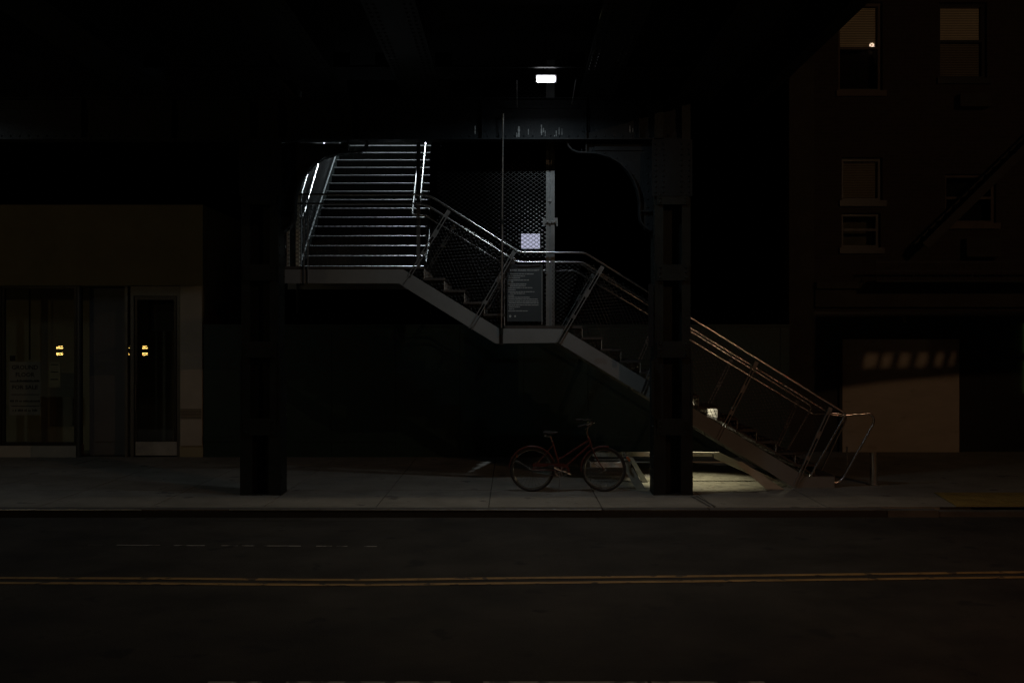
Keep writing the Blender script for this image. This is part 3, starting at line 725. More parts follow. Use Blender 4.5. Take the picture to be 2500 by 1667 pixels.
# park rules sign
YS = 15.47
sg = thing('rules_sign', W(1282, 785, YS), 'dark park rules sign with pale lettering on the middle landing guard', 'sign')
b = MB(); b.box(X(1238,YS), X(1325,YS), YS-.008, YS, Z(785,YS), Z(646,YS)); b.build('panel', 'sign_dark', sg, bevel=.002)
b = MB(); text(b, 'PARK RULES PROHIBIT', X(1281,YS), Z(660,YS), YS-.0095, .034, .0005, True, (1314-1243)/2500*YS); b.build('heading', 'sign_text', sg)
b = MB(); rows = [(669,1243,1304,1),(674,1239,1282,0),(678.6,1239,1270,0),(684,1238,1292,0),(688.5,1238,1254,0),(693.5,1238,1286,0),(697.5,1242,1284,0),(702.5,1238,1300,0),(707.5,1238,1260,0),(712.5,1238,1305,0),(716.5,1242,1282,0),(721.5,1238,1256,0),(726,1238,1294,0),(730.5,1238,1313,0),(735.5,1238,1315,0),(739.5,1240,1316,0),(744.5,1238,1315,0),(749,1240,1270,0),(754,1240,1256,0),(759,1238,1290,0)]
rr = random.Random(3)
for py, pa_, pb_, _ in rows:
    x = pa_+3
    while x < pb_-1:
        wl = rr.uniform(3, 10); x2 = min(x+wl, pb_-1)
        # letter-like ticks
        xx = x
        while xx < x2:
            h = rr.choice((1.0, 1.0, 1.5)); b.box(X(xx,YS), X(xx+.75,YS), YS-.0095, YS-.0085, Z(py+1.0,YS), Z(py-h*.9,YS)); xx += 1.15
        b.box(X(x,YS), X(x2-.4,YS), YS-.0093, YS-.0083, Z(py+.35,YS), Z(py-.25,YS))
        x = x2+1.3
b.build('rules_text', 'sign_text', sg)
b = MB()
for px, r_ in ((1245, 3), (1257, 2.2)):
    c = W(px+.5, 772, YS); b.add([(c.x+math.cos(k*math.pi/6)*r_/2500*YS, YS-.0095, c.z+math.sin(k*math.pi/6)*r_/2500*YS) for k in range(12)], [tuple(range(12))])
b.build('emblem', 'sign_text', sg)
b = MB()
for px, py in ((1230.5, 798), (1322, 793)): b.box(X(px,YS), X(px+2,YS), YS-.02, YS, Z(py,YS), Z(660,YS))
b.build('side_bracket', 'post_grey', sg)
b = MB(); b.tube([W(1262,648,15.44), W(1278,649,15.44), W(1320,646,15.44)], .010, 6); b.tube([W(1324,663,15.44), W(1336,663,15.44)], .010, 6); b.build('fixing_bar', 'stainless', sg)

# ------------------------------------------------------------------ pale steel trestle at the stair foot
tr = thing('steel_trestle', (1.9, 15.6, SW), 'low cream steel trestle frame standing behind the bicycle and under the stair', 'trestle')
YA, YB = 15.22, 16.15
b = MB(); b.box(X(1441,YA), X(1540,YA), YA, YA+.05, Z(1141,YA), Z(1128,YA)); b.box(X(1540,YA)+.001, X(1790,YA), YA+.02, YA+.05, Z(1129.6,YA), Z(1126.8,YA)); b.build('near_rail', 'cream_steel', tr, bevel=.003)
b = MB(); b.box(X(1446,YB), X(1740,YB), YB, YB+.05, Z(1114,YB), Z(1103.5,YB))
for px, py in ((1691.5,1108.5),(1697,1106),(1703,1108.5)): b.rivet((X(px,YB), YB, Z(py,YB)), (0,-1,0), .012, .006)
b.build('far_rail', 'cream_steel', tr, bevel=.003)
b = MB(); b.prism([(X(p[0],YA), max(SW+.003, Z(p[1],YA))) for p in ((1522,1141.5),(1545,1141.5),(1577,1197),(1553,1197))], YA, YA+.045); b.build('leg', 'cream_steel', tr)
b = MB(); b.prism([(X(p[0],YB), max(SW+.003, Z(p[1],YB))) for p in ((1532,1115),(1543,1115),(1579,1181),(1566,1181))], YB-.2, YB+.03); b.build('leg', 'cream_steel', tr)
b = MB(); b.prism([(X(p[0],YB), max(SW+.003, Z(p[1],YB))) for p in ((1741,1103.5),(1756,1103.5),(1900,1193),(1865,1193),(1745,1119))], YB, YB+.05); b.build('sloping_leg', 'cream_steel', tr)
b = MB(); b.prism([(X(p[0],YA), max(SW+.003, Z(p[1],YA))) for p in ((1795,1127),(1812,1127),(1915,1197),(1872,1197))], YA+.02, YA+.05); b.build('sloping_leg', 'cream_steel', tr)
# slatted rack seen through the front wheel
b = MB()
for py in (1107, 1113, 1121): b.box(X(1450,15.9), X(1538,15.9), 15.9, 15.93, Z(py+1.6,15.9), Z(py,15.9))
b.build('slat', 'cream_steel', tr)
# bike lock chain
b = MB()
cp = [W(1523,1107,15.2), W(1528,1113,15.19), W(1533,1119,15.18), W(1537,1124,15.18), W(1541,1130,15.19)]
for i in range(len(cp)-1):
    for t in (0, .5):
        p = cp[i].lerp(cp[i+1], t); ang = i+t*2
        d = (cp[i+1]-cp[i]).normalized(); u = Vector((0,1,0)) if int(ang*2) % 2 else d.cross(Vector((0,1,0)))
        ring = [p+d*math.cos(k*math.pi/5)*.022+u*math.sin(k*math.pi/5)*.012 for k in range(10)]
        b.tube(ring, .0045, 5, closed=True)
ch = b.build('lock_chain', 'chrome', smooth=True); tag(ch, 'glinting bicycle lock chain draped over the trestle rail', 'chain')
b = MB(); b.tube([W(1530,1115,15.15), W(1538,1125,15.15)], .016, 8); b.build('sleeve', 'orange', ch)

# ------------------------------------------------------------------ bicycle
YK = 15.02
bk = thing('bicycle', (X(1387, YK), YK, SW), 'rusty red step-through bicycle with full mudguards leaning on its kickstand', 'bicycle')
bc = Vector((X(1387,YK), YK, SW)); 
def K(px, py, dy=0): v = W(px, py, YK); v.z += 0.0; v.y = YK+dy; return v
RW = .327
def wheel(px, front):
    c = Vector((X(px, YK), YK, SW+RW)); wh = thing_part = None
    b = MB(); n = 40; b.tube([c+Vector((math.cos(2*math.pi*k/n)*(RW-.018), 0, math.sin(2*math.pi*k/n)*(RW-.018))) for k in range(n)], .018, 8, closed=True)
    ty = b.build('wheel', 'rubber', bk, smooth=True)
    b = MB(); b.tube([c+Vector((math.cos(2*math.pi*k/n)*(RW-.043), 0, math.sin(2*math.pi*k/n)*(RW-.043))) for k in range(n)], .010, 6, closed=True); b.build('rim', 'chrome', ty, smooth=True)
    b = MB()
    for k in range(28):
        a = 2*math.pi*k/28; h = 1 if k % 2 else -1; a2 = a+.5*(1 if k % 4 < 2 else -1)
        b.tube([c+Vector((math.cos(a2)*.018, h*.028, math.sin(a2)*.018)), c+Vector((math.cos(a)*(RW-.045), 0, math.sin(a)*(RW-.045)))], .0011, 4)
    b.build('spokes', 'chrome', ty)
    b = MB(); b.tube([c+Vector((0,-.045,0)), c+Vector((0,.045,0))], .019, 10); b.tube([c+Vector((0,-.06,0)), c+Vector((0,.06,0))], .008, 8); b.build('hub', 'chrome', ty)
    # mudguard
    a0, a1 = (R(62), R(178)) if front else (R(18), R(178))
    if front: a0, a1 = R(78), R(185)
    b = MB(); m = 26; vs = []; fs = []; rg = RW+.016
    prof = [(-.030, -.012), (-.022, .002), (0, .008), (.022, .002), (.030, -.012)]
    for i in range(m+1):
        a = a0+(a1-a0)*i/m
        for yy, rr_ in prof: vs.append(c+Vector((math.cos(a)*(rg+rr_), yy, math.sin(a)*(rg+rr_))))
    for i in range(m):
        for j in range(4): fs.append((i*5+j, i*5+j+1, (i+1)*5+j+1, (i+1)*5+j))
    b.add(vs, fs); o = b.build('mudguard', 'bike_red', bk, smooth=True); so = o.modifiers.new('s', 'SOLIDIFY'); so.thickness = .003
    b = MB(); a = R(150); e = c+Vector((math.cos(a)*rg, 0, math.sin(a)*rg))
    for s in (-1, 1): b.tube([c+Vector((0, s*.055, 0)), e+Vector((0, s*.03, 0))], .0028, 5)
    if front:
        a = R(175); e = c+Vector((math.cos(a)*rg, 0, math.sin(a)*rg))
        for s in (-1, 1): b.tube([c+Vector((0, s*.055, 0)), e+Vector((0, s*.03, 0))], .0028, 5)
    b.build('mudguard_stay', 'chrome', o); return c
cR = wheel(1299, False); cF = wheel(1474.5, True)
BB = K(1369, 1148); HT0 = K(1436.5, 1068); HT1 = K(1444, 1090); ST = K(1348, 1076); 
b = MB()
b.tube([ST, BB], .0165, 10); b.tube([HT0, HT1], .019, 10)
b.tube([K(1438, 1074), K(1373, 1116), K(1362, 1121)], .0145, 10)
b.tube([K(1442, 1084), BB], .0155, 10)
for s in (-1, 1):
    b.tube([BB+Vector((0, s*.035, 0)), cR+Vector((0, s*.06, 0))], .009, 8)
    b.tube([K(1352, 1084)+Vector((0, s*.015, 0)), cR+Vector((0, s*.06, 0))], .008, 8)
b.tube([BB+Vector((0,-.038,0)), BB+Vector((0,.038,0))], .022, 10)
b.build('frame', 'bike_red', bk, smooth=True)
b = MB()
for s in (-1, 1): b.tube([HT1+Vector((0, s*.03, .0)), K(1452, 1110)+Vector((0, s*.048, 0)), K(1463, 1130)+Vector((0, s*.055, 0)), cF+Vector((0, s*.055, 0))], .011, 8, taper=.007)
b.tube([HT1+Vector((0,-.04,0)), HT1+Vector((0,.04,0))], .014, 8); b.build('fork', 'bike_red', bk, smooth=True)
b = MB(); b.tube([HT0, K(1433, 1057), K(1434.5, 1046)], .0115, 8); b.tube([K(1434.5,1046), K(1437,1037), K(1435,1034)], .0125, 8); b.build('stem', 'chrome', bk, smooth=True)
b = MB()
hb = []
for s in (-1, 1):
    b.tube(smooth_path([K(1436,1035), K(1447,1031,s*.12), K(1450,1028,s*.20), K(1440,1027+(2 if s<0 else 0),s*.27), K(1420,1028+(8 if s<0 else 0),s*.28)], .04), .011, 8)
b.build('handlebar', 'chrome', bk, smooth=True)
for s in (-1, 1):
    b = MB(); b.tube([K(1427,1028+(5 if s<0 else 0),s*.278), K(1408,1029+(9 if s<0 else 0),s*.282)], .016, 10); b.build('grip', 'rubber', bk, smooth=True)
    b = MB(); b.tube([K(1441,1031,s*.262), K(1436,1037,s*.27), K(1424,1044,s*.275)], .005, 6); b.build('brake_lever', 'chrome', bk)
b = MB(); b.tube(smooth_path([K(1441,1033,-.1), K(1458,1040,-.06), K(1455,1058,-.03), K(1449,1095,-.02)], .1), .0028, 5); b.tube(smooth_path([K(1441,1033,.1), K(1462,1046,.06), K(1450,1072,.03), K(1380,1118,.02)], .1), .0028, 5); b.build('brake_cable', 'rubber', bk)
b = MB(); b.tube([ST+Vector((0,0,-.02)), K(1344.5,1064)], .0125, 8); b.build('seat_post', 'chrome', bk, smooth=True)
# saddle
b = MB(); secs = [(1326,.085,.012,1055),(1330,.10,.030,1055),(1340,.095,.032,1056),(1348,.05,.028,1057),(1356,.028,.022,1055.5),(1362,.018,.012,1055)]
vs = []; n = 12
for px, hw, hh, py in secs:
    c = K(px, py)
    for k in range(n):
        a = 2*math.pi*k/n; vs.append(c+Vector((0, math.cos(a)*hw, math.sin(a)*hh*(1.0 if math.sin(a) > 0 else .8))))
fs = [(i*n+k, i*n+(k+1)%n, (i+1)*n+(k+1)%n, (i+1)*n+k) for i in range(len(secs)-1) for k in range(n)]+[tuple(range(n-1,-1,-1)), tuple((len(secs)-1)*n+k for k in range(n))]
b.add(vs, fs); sd = b.build('saddle', 'saddle', bk, smooth=True)
b = MB()
for s in (-1, 1):
    for k in range(3): 
        p = K(1331+k*.5, 1059)+Vector((0, s*.04, 0)); b.tube([p+Vector((math.cos(t*1.2)*.016, math.sin(t*1.2)*.016, -t*.0022)) for t in range(18)], .003, 5)
b.tube([K(1330,1064,-.04), K(1345,1066,0), K(1330,1064,.04)], .004, 5); b.build('spring', 'chrome', sd)
# chain guard, cranks, pedals, stand
b = MB(); g_ = [(1298,1134),(1303,1129.5),(1340,1130),(1375,1130),(1386,1135),(1390,1144),(1391,1152),(1386,1152),(1384,1144),(1378,1138.5),(1340,1137.5),(1303,1138)]
b.prism([(K(*p).x, K(*p).z) for p in g_], YK-.055, YK-.045); b.build('chain_guard', 'bike_red', bk)
b = MB(); cc = BB; b.tube([cc+Vector((math.cos(k*math.pi/12)*.085, -.05, math.sin(k*math.pi/12)*.085)) for k in range(24)], .005, 5, closed=True)
for k in range(5):
    a = k*2*math.pi/5; b.bar(cc+Vector((0,-.05,0)), cc+Vector((math.cos(a)*.083,-.05,math.sin(a)*.083)), .012, .003)
b.tube([cR+Vector((0,-.05,.03)), cc+Vector((0,-.05,.085))], .004, 5); b.tube([cR+Vector((0,-.05,-.03)), cc+Vector((0,-.05,-.085))], .004, 5)
b.build('chain', 'galv', bk)
for s, d in ((-1, Vector((-.15, 0, .075))), (1, Vector((.15, 0, -.075)))):
    b = MB(); y = Vector((0, s*.075, 0)); b.tube([BB+y, BB+y+d], .010, 8); cr = b.build('crank', 'chrome', bk)
    e = BB+y+d; b = MB(); b.box(e.x-.045, e.x+.045, e.y, e.y+s*.085, e.z-.012, e.z+.012); b.build('pedal', 'rubber', cr)
b = MB(); b.tube([K(1366,1150,-.05), Vector((X(1364,YK), YK-.12, SW+.004))], .007, 6); b.build('kickstand', 'galv', bk)
b = MB(); b.box(K(1262,0).x-.004, K(1262,0).x+.004, YK-.02, YK+.02, K(0,1117).z, K(0,1108).z); b.build('rear_reflector', 'lens_red' if False else 'orange', bk)

# ------------------------------------------------------------------ bollards
def bollard(px, py, h, r, Y, label):
    b = MB(); p = Vector((X(px,Y), Y, SW)); b.tube([p, p+Vector((0,0,h))], r, 20); o = b.build('bollard', 'stainless', smooth=True); tag(o, label, 'bollard', 'steel bollards at the stair foot')
    b = MB(); b.tube([p+Vector((0,0,h+.001)), p+Vector((0,0,h+.02))], r*1.04, 20); b.build('cap', 'stainless', o, smooth=True)
    b = MB(); b.tube([p+Vector((0,0,.001)), p+Vector((0,0,.015))], r*1.5, 20); b.build('base_plate', 'galv', o)
bollard(2133, 0, .48, .058, 15.7, 'thick round stainless bollard right of the stair foot')
bollard(2067.5, 0, .40, .016, 17.4, 'thin pole-like bollard behind the stair foot loop')

# ------------------------------------------------------------------ green hoarding
YH = 19.5
b = MB(); x = X(497, YH); xe = X(1928, YH); ztop = Z(797, YH); i = 0
hd = thing('hoarding', ((x+xe)/2, YH, SW), 'dark green plywood hoarding along the back of the pavement', 'hoarding')
while x < xe:
    x2 = min(x+1.22, xe); b = MB(); b.box(x+.004, x2-.004, YH+random.uniform(0, .006), YH+.03, SW, ztop); b.build('plywood_sheet', 'hoarding', hd); x = x2
b = MB(); b.box(X(497,YH), xe, YH-.02, YH-.001, SW+.3, SW+.39); b.box(X(497,YH), xe, YH-.02, YH+.06, ztop, ztop+.04); b.build('rail', 'hoarding', hd)
# ------------------------------------------------------------------ storefront on the left
YW = 19.5; XR = X(495, YW); XLf = -17.5
sf = thing('storefront', (-9.5, YW, SW), 'pale one-storey storefront with glazed door and large display window', 'building')
zt = Z(500, YW); zl = Z(697, YW)
b = MB()
b.box(XLf, XR, YW, YW+.3, zl, zt)                                           # band
b.box(X(438,YW), XR, YW+.02, YW+.4, SW, zl-.003)                           # pier base
b.box(XLf, XR, YW+5, YW+5.2, SW, zt); b.box(XR-.2, XR, YW+.41, YW+5, SW, zt); b.box(XLf, XLf+.2, YW+.31, YW+5, SW, zt)
b.box(XLf+.21, XR-.21, YW+.31, YW+4.99, zt-.2, zt-.01)
b.build('wall', 'stucco', sf)
b = MB(); b.box(X(441,YW), XR-.01, YW-.012, YW+.019, Z(1088,YW), zl-.01); b.build('pier_panel', 'pier', sf)
b = MB()
for k in range(7): z = Z(1021-k*3.6, YW); b.box(X(441.5,YW), X(492,YW), YW-.03, YW-.013, z, z+.010)
b.build('louvre', 'alu', sf)
b = MB(); b.box(XLf, X(186,YW), YW-.01, YW+.35, SW, Z(1088,YW)); b.build('plinth', 'pier', sf)
def windowf(x0, x1, z0, z1, fr, name='window', glass='glass', m='frame_dark', y=YW):
    b = MB(); b.box(x0, x1, y+.02, y+.09, z1-fr, z1); b.box(x0, x1, y+.02, y+.09, z0, z0+fr); b.box(x0, x0+fr, y+.021, y+.089, z0+fr, z1-fr); b.box(x1-fr, x1, y+.021, y+.089, z0+fr, z1-fr)
    f = b.build(name, m, sf); b = MB(); b.box(x0+fr, x1-fr, y+.05, y+.058, z0+fr, z1-fr); b.build('pane', glass, f); return f
windowf(X(3,YW), X(186,YW), Z(1086,YW), Z(698,YW), .05)
windowf(XLf, X(1,YW), Z(1086,YW), Z(698,YW), .05)
b = MB(); b.box(X(161,YW), X(165,YW), YW+.6, YW+.7, SW, zl); b.box(X(34,YW), X(36,YW), YW+.6, YW+.64, Z(880,YW), zl); b.build('window_mullion', 'frame_dark', sf)
b = MB(); b.tube([(X(192,YW), YW+.02, SW), (X(192,YW), YW+.02, zl-.01)], .045, 16); b.build('round_column', 'alu', sf, smooth=True)
b = MB(); b.box(X(200,YW), X(302,YW), YW+.35, YW+.4, SW, zl-.01); b.build('grey_panel', 'grey_panel', sf)
b = MB(); b.box(X(212,YW), X(300,YW), YW+.33, YW+.349, Z(1082,YW), Z(760,YW)); b.build('lower_panel', 'grey_panel', sf)
# door with its frame
b = MB(); b.box(X(303,YW), X(310,YW), YW+.03, YW+.35, SW, zl-.01); b.box(X(317,YW), X(325,YW), YW+.03, YW+.12, SW, zl-.01); b.box(X(431,YW), X(437.5,YW), YW+.03, YW+.12, SW, zl-.01); b.box(X(325.1,YW), X(430.9,YW), YW+.03, YW+.12, Z(722,YW), zl-.01)
b.build('door_frame', 'alu', sf)
b = MB(); b.box(X(310.1,YW), X(316.9,YW), YW+.06, YW+.066, SW+.05, zl-.02); b.build('sidelight', 'glass', sf)
x0, x1, z0, z1 = X(327,YW), X(429,YW), SW+.02, Z(723,YW)
b = MB(); b.box(x0, x0+.05, YW+.04, YW+.08, z0, z1); b.box(x1-.05, x1, YW+.04, YW+.08, z0, z1); b.box(x0+.051, x1-.051, YW+.04, YW+.08, z1-.07, z1); b.box(x0+.051, x1-.051, YW+.04, YW+.08, z0, z0+.25)
dr = b.build('door', 'frame_dark', sf)
b = MB(); b.box(x0+.02, x1+.01, YW+.028, YW+.039, z0+.01, z0+.27); b.build('kick_plate', 'kick_steel', dr)
b = MB(); b.box(x0+.051, x1-.051, YW+.056, YW+.062, z0+.251, z1-.071); b.build('pane', 'glass', dr)
b = MB(); b.tube([(x0+.03, YW-.01, 1.0), (x0+.03, YW-.01, 1.5)], .012, 8); b.tube([(x0+.03, YW-.01, 1.02), (x0+.03, YW+.04, 1.02)], .008, 6); b.tube([(x0+.03, YW-.01, 1.48), (x0+.03, YW+.04, 1.48)], .008, 6); b.build('handle', 'alu', dr)
b = MB(); b.box(x0+.1, x1-.1, YW+.5, YW+.52, Z(808,YW), z1); b.build('door_blind', 'black', sf)
# interior
b = MB(); b.box(XLf+.21, XR-.21, YW+1.3, YW+1.4, SW, zt-.21); b.box(XLf+.21, XR-.21, YW+.42, YW+1.29, SW-.02, SW+.003); b.build('interior_wall', 'interior', sf)
# the for-sale poster and a smaller one behind the glass
YT = YW+.10
ps = thing('sale_poster', W(61, 1013, YT), 'white ground floor for sale poster hung inside the display window', 'poster')
b = MB(); b.box(X(22,YT), X(99,YT), YT, YT+.006, Z(1013,YT), Z(883,YT)); b.build('sheet', 'paper', ps)
b = MB(); pw = 1/2500*YT
text(b, 'GROUND', X(61,YT), Z(897,YT), YT-.003, .115, .001, True, 64*pw); text(b, 'FLOOR', X(61,YT), Z(915,YT), YT-.003, .115, .001, True, 46*pw); text(b, 'FOR SALE', X(61,YT), Z(945.5,YT), YT-.003, .105, .001, True, 62*pw)
for py, xa, xb, h in ((931,24,97,2.2),(963,28,96,1.6),(991,28,97,1.6)): b.box(X(xa,YT), X(xb,YT), YT-.003, YT-.001, Z(py+h/2,YT), Z(py-h/2,YT))
rr = random.Random(5)
for py, xa, xb, h in ((978.5,25,97,5),(1001,31,90,6),(928.5,42,96,5)):
    x = xa
    while x < xb-1:
        if rr.random() > .12: b.box(X(x,YT), X(x+2.2,YT), YT-.003, YT-.001, Z(py+h*.5,YT), Z(py-h*rr.uniform(.1,.5),YT))
        x += 3.2
b.build('lettering', 'ink', ps)
b = MB(); b.box(X(24,YT), X(37,YT), YT, YT+.006, Z(881.5,YT), Z(868,YT)); b.build('top_clip', 'black', ps)
p2 = thing('small_poster', W(133, 945, YT), 'narrow dim poster right of the for sale poster', 'poster')
b = MB(); b.box(X(120,YT), X(147,YT), YT, YT+.006, Z(945,YT), Z(884,YT)); b.build('sheet', 'interior', p2)
b = MB()
for py in (890, 908, 926): b.box(X(124,YT), X(142,YT), YT-.003, YT-.001, Z(py+1,YT), Z(py-1,YT))
b.build('lettering', 'ink', p2)

# ------------------------------------------------------------------ brick tenement on the right
YR = 20.4
bx0, bx1 = X(1925, YR), 16.0
rb = thing('brick_tenement', (8.5, YR, SW), 'dark brick tenement with blinds in its upper windows and a boarded shopfront', 'building')
def pr(px, py, Y=YR): return X(px, Y), Z(py, Y)
wins = [(2047,2155,5,222),(2293,2410,6,192),(2308,2432,425,545),(2055,2155,385,490),(2055,2150,520,605)]
# wall as strips around the openings
b = MB()
ops = [(X(a,YR), X(c,YR), Z(f,YR), Z(e,YR)) for a, c, e, f in wins]
xsL = sorted({bx0+.5, bx1}|{o[0] for o in ops}|{o[1] for o in ops}); zz = sorted({Z(760,YR), 13.0}|{o[2] for o in ops}|{o[3] for o in ops})
for i in range(len(xsL)-1):
    for j in range(len(zz)-1):
        cx, cz = (xsL[i]+xsL[i+1])/2, (zz[j]+zz[j+1])/2
        if any(o[0] < cx < o[1] and o[2] < cz < o[3] for o in ops): continue
        b.box(xsL[i], xsL[i+1], YR, YR+.3, zz[j], zz[j+1])
b.build('wall', 'brick', rb)
b = MB(); b.box(bx0, bx0+.499, YR-.05, YR+.3, SW, 13); b.build('corner_pilaster', 'brick_plain', rb)
b = MB(); b.box(bx0+.5, bx1, YR+.02, YR+.3, SW, Z(760,YR)-.002); b.build('shopfront_wall', 'frame_dark', rb)
b = MB(); b.box(bx0+.5, bx1, YR-.22, YR-.001, Z(706,YR), Z(690,YR)); b.box(bx0+.5, bx1, YR-.12, YR-.001, Z(750,YR), Z(707,YR)); b.build('cornice', 'brick_plain', rb)
b = MB(); b.box(X(2055,YR), X(2340,YR), YR-.04, YR+.019, Z(1103,YR), Z(828,YR)); b.build('boarded_panel', 'plywood', rb)
b = MB(); b.box(X(2340.5,YR), X(2347,YR), YR-.06, YR+.019, SW, Z(822,YR)); b.box(X(2047,YR), X(2054.5,YR), YR-.06, YR+.019, SW, Z(822,YR)); b.box(X(2055,YR), X(2340,YR), YR-.06, YR+.019, Z(827.5,YR), Z(820,YR)); b.build('panel_frame', 'frame_dark', rb)
b = MB(); b.box(X(2503,YR), X(2512,YR), YR-.05, YR+.019, Z(862,YR), Z(790,YR)); b.box(X(2503,YR), X(2512,YR), YR-.05, YR+.019, Z(960,YR), Z(880,YR)); b.build('lit_door_edge', 'green_strip', rb)
def sash(a, c, e, f, blind, meet, lowblind=None, frame='sill', off=0, dim=0):
    x0, x1, z0, z1 = X(a,YR)+.001, X(c,YR)-.001, Z(f,YR)+.001, Z(e,YR)-.001; y = YR+.10
    b = MB(); fr = .06
    b.box(x0, x1, y, y+.08, z1-fr, z1); b.box(x0, x1, y, y+.08, z0, z0+fr); b.box(x0, x0+fr, y+.001, y+.079, z0+fr, z1-fr); b.box(x1-fr, x1, y+.001, y+.079, z0+fr, z1-fr)
    zm = Z(meet,YR); b.box(x0+fr, x1-fr, y-.01, y+.06, zm-.025, zm+.025)
    w = b.build('window', frame, rb)
    b = MB(); b.box(x0+fr, x1-fr, y+.02, y+.026, zm+.026, z1-fr); b.build('pane', 'glass_dark' if (not blind or dim) else 'glass', w)
    b = MB(); b.box(x0+fr, x1-fr, y+.02, y+.026, z0+fr, zm-.026); b.build('pane', 'glass_dark', w)
    b = MB(); b.box(x0-.06, x1+.06, YR-.07, YR+.09, z0-.12, z0-.002); b.build('sill', frame, w)
    if blind:
        b = MB(); z = z1-fr
        zbot = Z(blind,YR)
        while z > zbot:
            b.add([(x0+fr+.01,y+.10,z-.030),(x1-fr-.01,y+.10,z-.030),(x1-fr-.01,y+.118,z),(x0+fr+.01,y+.118,z)], [(0,1,2,3)]); z -= .034
        b.build('blind', 'blind', w)
    b = MB(); b.box(x0, x1, YR+.5, YR+.52, z0, z1); b.build('dark_room', 'interior' if off else 'black', w)
    return w
sash(*wins[0], 114, 115); sash(*wins[1], 185, 98, frame='frame_dark'); sash(*wins[2], None, 482); sash(*wins[3], 482, 486, frame='frame_dark', dim=1); sash(*wins[4], None, 560, frame='frame_dark', off=1)
b = MB(); b.rivet((X(2131,YR), YR+.06, Z(109,YR)), (0,-1,0), .02, .02); b.build('pane_glint', 'amber_glow' if False else 'chrome', rb)  # chrome stud added to stand in for a lamp's reflection in the pane
def acunit(a, c, e, f, label):
    t = thing('air_conditioner', W((a+c)/2, f, YR-.2), label, 'air conditioner', 'air conditioners in the tenement wall')
    x0, x1, z0, z1 = X(a,YR), X(c,YR), Z(f,YR), Z(e,YR); b = MB(); b.box(x0, x1, YR-.28, YR-.002, z0, z1); b.build('casing', 'brick_plain', t, bevel=.01)
    b = MB(); z = z0+.05
    while z < z1-.04: b.box(x0+.05, x1-.05, YR-.292, YR-.2805, z, z+.012); z += .03
    b.build('grille', 'frame_dark', t)
acunit(2330, 2405, 236, 268, 'small air conditioner under the upper right tenement window'); acunit(2345, 2428, 585, 630, 'small air conditioner under the lower right tenement window')
# fire escape
fe = thing('fire_escape', W(2300, 680, 19.6), 'iron fire escape balcony and slanting stair on the brick tenement', 'fire escape')
YE = 19.5
b = MB(); b.box(X(2140,YE), 14, YE, YR-.3, Z(688,YE), Z(684,YE)); b.build('platform', 'fire_iron', fe)
b = MB()
for z in (Z(640,YE), Z(662,YE)): b.box(X(2140,YE), 14, YE-.012, YE+.012, z-.015, z+.015)
x = X(2140,YE)
while x < 14: b.box(x, x+.015, YE-.007, YE+.007, Z(684,YE), Z(640,YE)); x += .14
b.build('railing', 'fire_iron', fe)
for dy in (.05, .6):
    b = MB(); b.bar(W(2262,600,YE)+Vector((0,dy,0)), W(2560,310,YE)+Vector((0,dy,0)), .16, .02); b.build('stair_stringer', 'fire_iron', fe)
b = MB()
for k in range(15):
    p = W(2262,600,YE).lerp(W(2560,310,YE), (k+.5)/15); b.box(p.x-.1, p.x+.1, YE+.07, YE+.58, p.z-.008, p.z+.008)
b.build('stair_tread', 'fire_iron', fe)
# small wall lantern above the boarded panel
wl = thing('wall_light', W(2208, 790, YR-.1), 'tiny dim amber light above the boarded panel', 'lamp')
b = MB(); c = W(2208, 779, YR-.1); b.tube([c+Vector((0,0,-.07)), c+Vector((0,0,.06))], .035, 10, taper=.045); b.build('shade', 'sill', wl, smooth=True)
b = MB(); b.bar(c+Vector((0,0,.04)), c+Vector((0,.1,.04)), .02, .02, up=(0,0,1)); b.build('arm', 'housing', wl)
# awning with slots that throws the barred shadow
# ------------------------------------------------------------------ street furniture on the camera's side (out of frame, source of the light)
def streetlamp(L, base, lens, label):
    t = thing('street_lamp', (base[0], base[1], 0), label, 'street lamp', 'street lamps on the near side of the road')
    b = MB(); b.tube([(base[0],base[1],0), (base[0],base[1],L[2]+.1)], .08, 14, taper=.05); b.build('pole', 'fire_iron', t, smooth=True)
    b = MB(); b.tube(smooth_path([(base[0],base[1],L[2]-.2), (base[0],base[1],L[2]+.35), (L[0],L[1],L[2]+.25)], .4), .03, 8); b.build('arm', 'fire_iron', t, smooth=True)
    b = MB(); b.box(L[0]-.3, L[0]+.3, L[1]-.14, L[1]+.14, L[2]+.10, L[2]+.22); b.build('head', 'housing', t, bevel=.03)
    b = MB(); b.box(L[0]-.2, L[0]+.2, L[1]-.1, L[1]+.1, L[2]+.075, L[2]+.099); b.build('lens', lens, t)
streetlamp(L_STREET, (9.5, .9), 'lens_warm', 'sodium street lamp right of the camera on the near pavement')
streetlamp(L_STREET2, (-13.0, 1.8), 'lens_warm', 'dimmer street lamp left of the camera on the near pavement')
YBK = 6.5
def SB(px, py):       # point of the shadow lattice plane that shades panel point (px,py)
    P = W(px, py, YR-.04); L = Vector(L_STREET); t = (YBK-L.y)/(P.y-L.y); q = L+(P-L)*t; return (q.x, q.z)
lb = thing('shadow_lattice', (9.1, YBK, 0), 'laddered steel bracket right of the camera near the street lamp', 'bracket')
b = MB(); b.prism([SB(1990,770), SB(2520,770), SB(2520,858), SB(1990,866)], YBK, YBK+.03); b.build('top_chord', 'fire_iron', lb)
b = MB(); b.prism([SB(1990,905), SB(2520,893), SB(2520,908), SB(2345,917), SB(2150,935), SB(1990,958)], YBK+.001, YBK+.029); b.build('bottom_chord', 'fire_iron', lb)
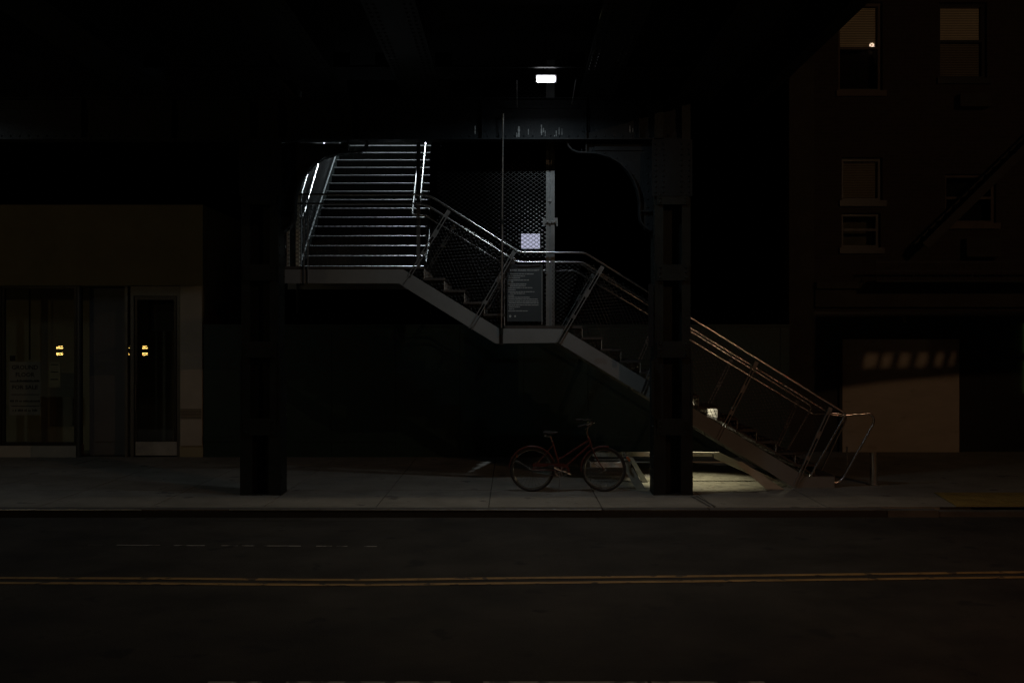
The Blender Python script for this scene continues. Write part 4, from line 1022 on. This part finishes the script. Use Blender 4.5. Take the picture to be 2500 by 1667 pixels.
for a, c in ((1990,2112),(2143,2155),(2178,2197),(2221,2241),(2264,2286),(2303,2322),(2331,2520)):
    b = MB(); b.prism([SB(a+3,862), SB(c+3,862), SB(c-8,902), SB(a-8,902)], YBK+.002, YBK+.028); b.build('web_bar', 'fire_iron', lb)
b = MB(); xx = SB(2520,800)[0]; b.box(xx, xx+.1, YBK, YBK+.1, 0, SB(2520,770)[1]+.1); b.build('post', 'fire_iron', lb)
ts = thing('traffic_signal', (8.2, 4.6, 0), 'traffic signal showing red right of the camera', 'traffic light')
b = MB(); b.tube([(8.2,4.5,0), (8.2,4.5,2.7)], .06, 12); b.build('pole', 'fire_iron', ts, smooth=True)
b = MB(); b.box(8.05, 8.35, 4.38, 4.60-.02, 2.7, 3.5); b.build('housing', 'fire_iron', ts, bevel=.02)
b = MB(); b.tube([(8.2,4.582,3.32), (8.2,4.60,3.32)], .1, 18); b.build('red_lens', 'lens_red', ts)
b = MB(); b.tube([(8.2,4.582,3.07), (8.2,4.60,3.07)], .1, 18); b.tube([(8.2,4.582,2.83), (8.2,4.60,2.83)], .1, 18); b.build('dark_lens', 'black', ts)
# building behind the camera whose slotted wall lanterns mirror in the shop glass
ob = MB(); ob.box(-30, 24, -3.6, -3.1, 0, 19); tag(ob.build('opposite_building', 'brick'), 'brick building behind the camera', 'building')
def lantern(xx, zc, label, wd=.20):
    t = thing('slotted_lantern', (xx, -3.0, zc-.25), label, 'lamp', 'slotted wall lanterns reflected in the shop glass')
    b = MB(); b.box(xx-.16, xx+.16, -3.099, -3.0, zc-.25, zc+.25); b.build('box', 'black', t)
    b = MB()
    for dz, h in ((.175, .018), (.105, .032), (-.105, .032), (-.175, .018)): b.box(xx-wd/2, xx+wd/2, -2.999, -2.98, zc+dz-h/2, zc+dz+h/2)
    b.build('slot', 'amber_glow', t)
YV = 2*(YW+.05)+2.98
def XV(px): return (px-1250)/2500*YV
zc = CAMH-(856-833.5)/2500*YV
lantern(XV(145), zc, 'slotted lantern reflected in the display window', .26); lantern(XV(310.5), zc, 'slotted lantern reflected in the sidelight', .12); lantern(XV(353), zc, 'slotted lantern reflected in the door', .22)

wl2 = thing('wall_globe', (15.45, -3.0, 14.9), 'globe lamp high on the brick building behind the camera', 'lamp')
b = MB(); b.tube([(15.45, -2.99, 15.0), (15.45, -2.95, 15.0), (15.45, -2.88, 15.0)], .09, 14); b.build('globe', 'globe', wl2, smooth=True)
b = MB(); b.box(15.35, 15.55, -3.099, -2.991, 14.9, 15.1); b.build('base_plate', 'black', wl2)
for o in sc.objects:
    if '_org' in o: del o['_org']
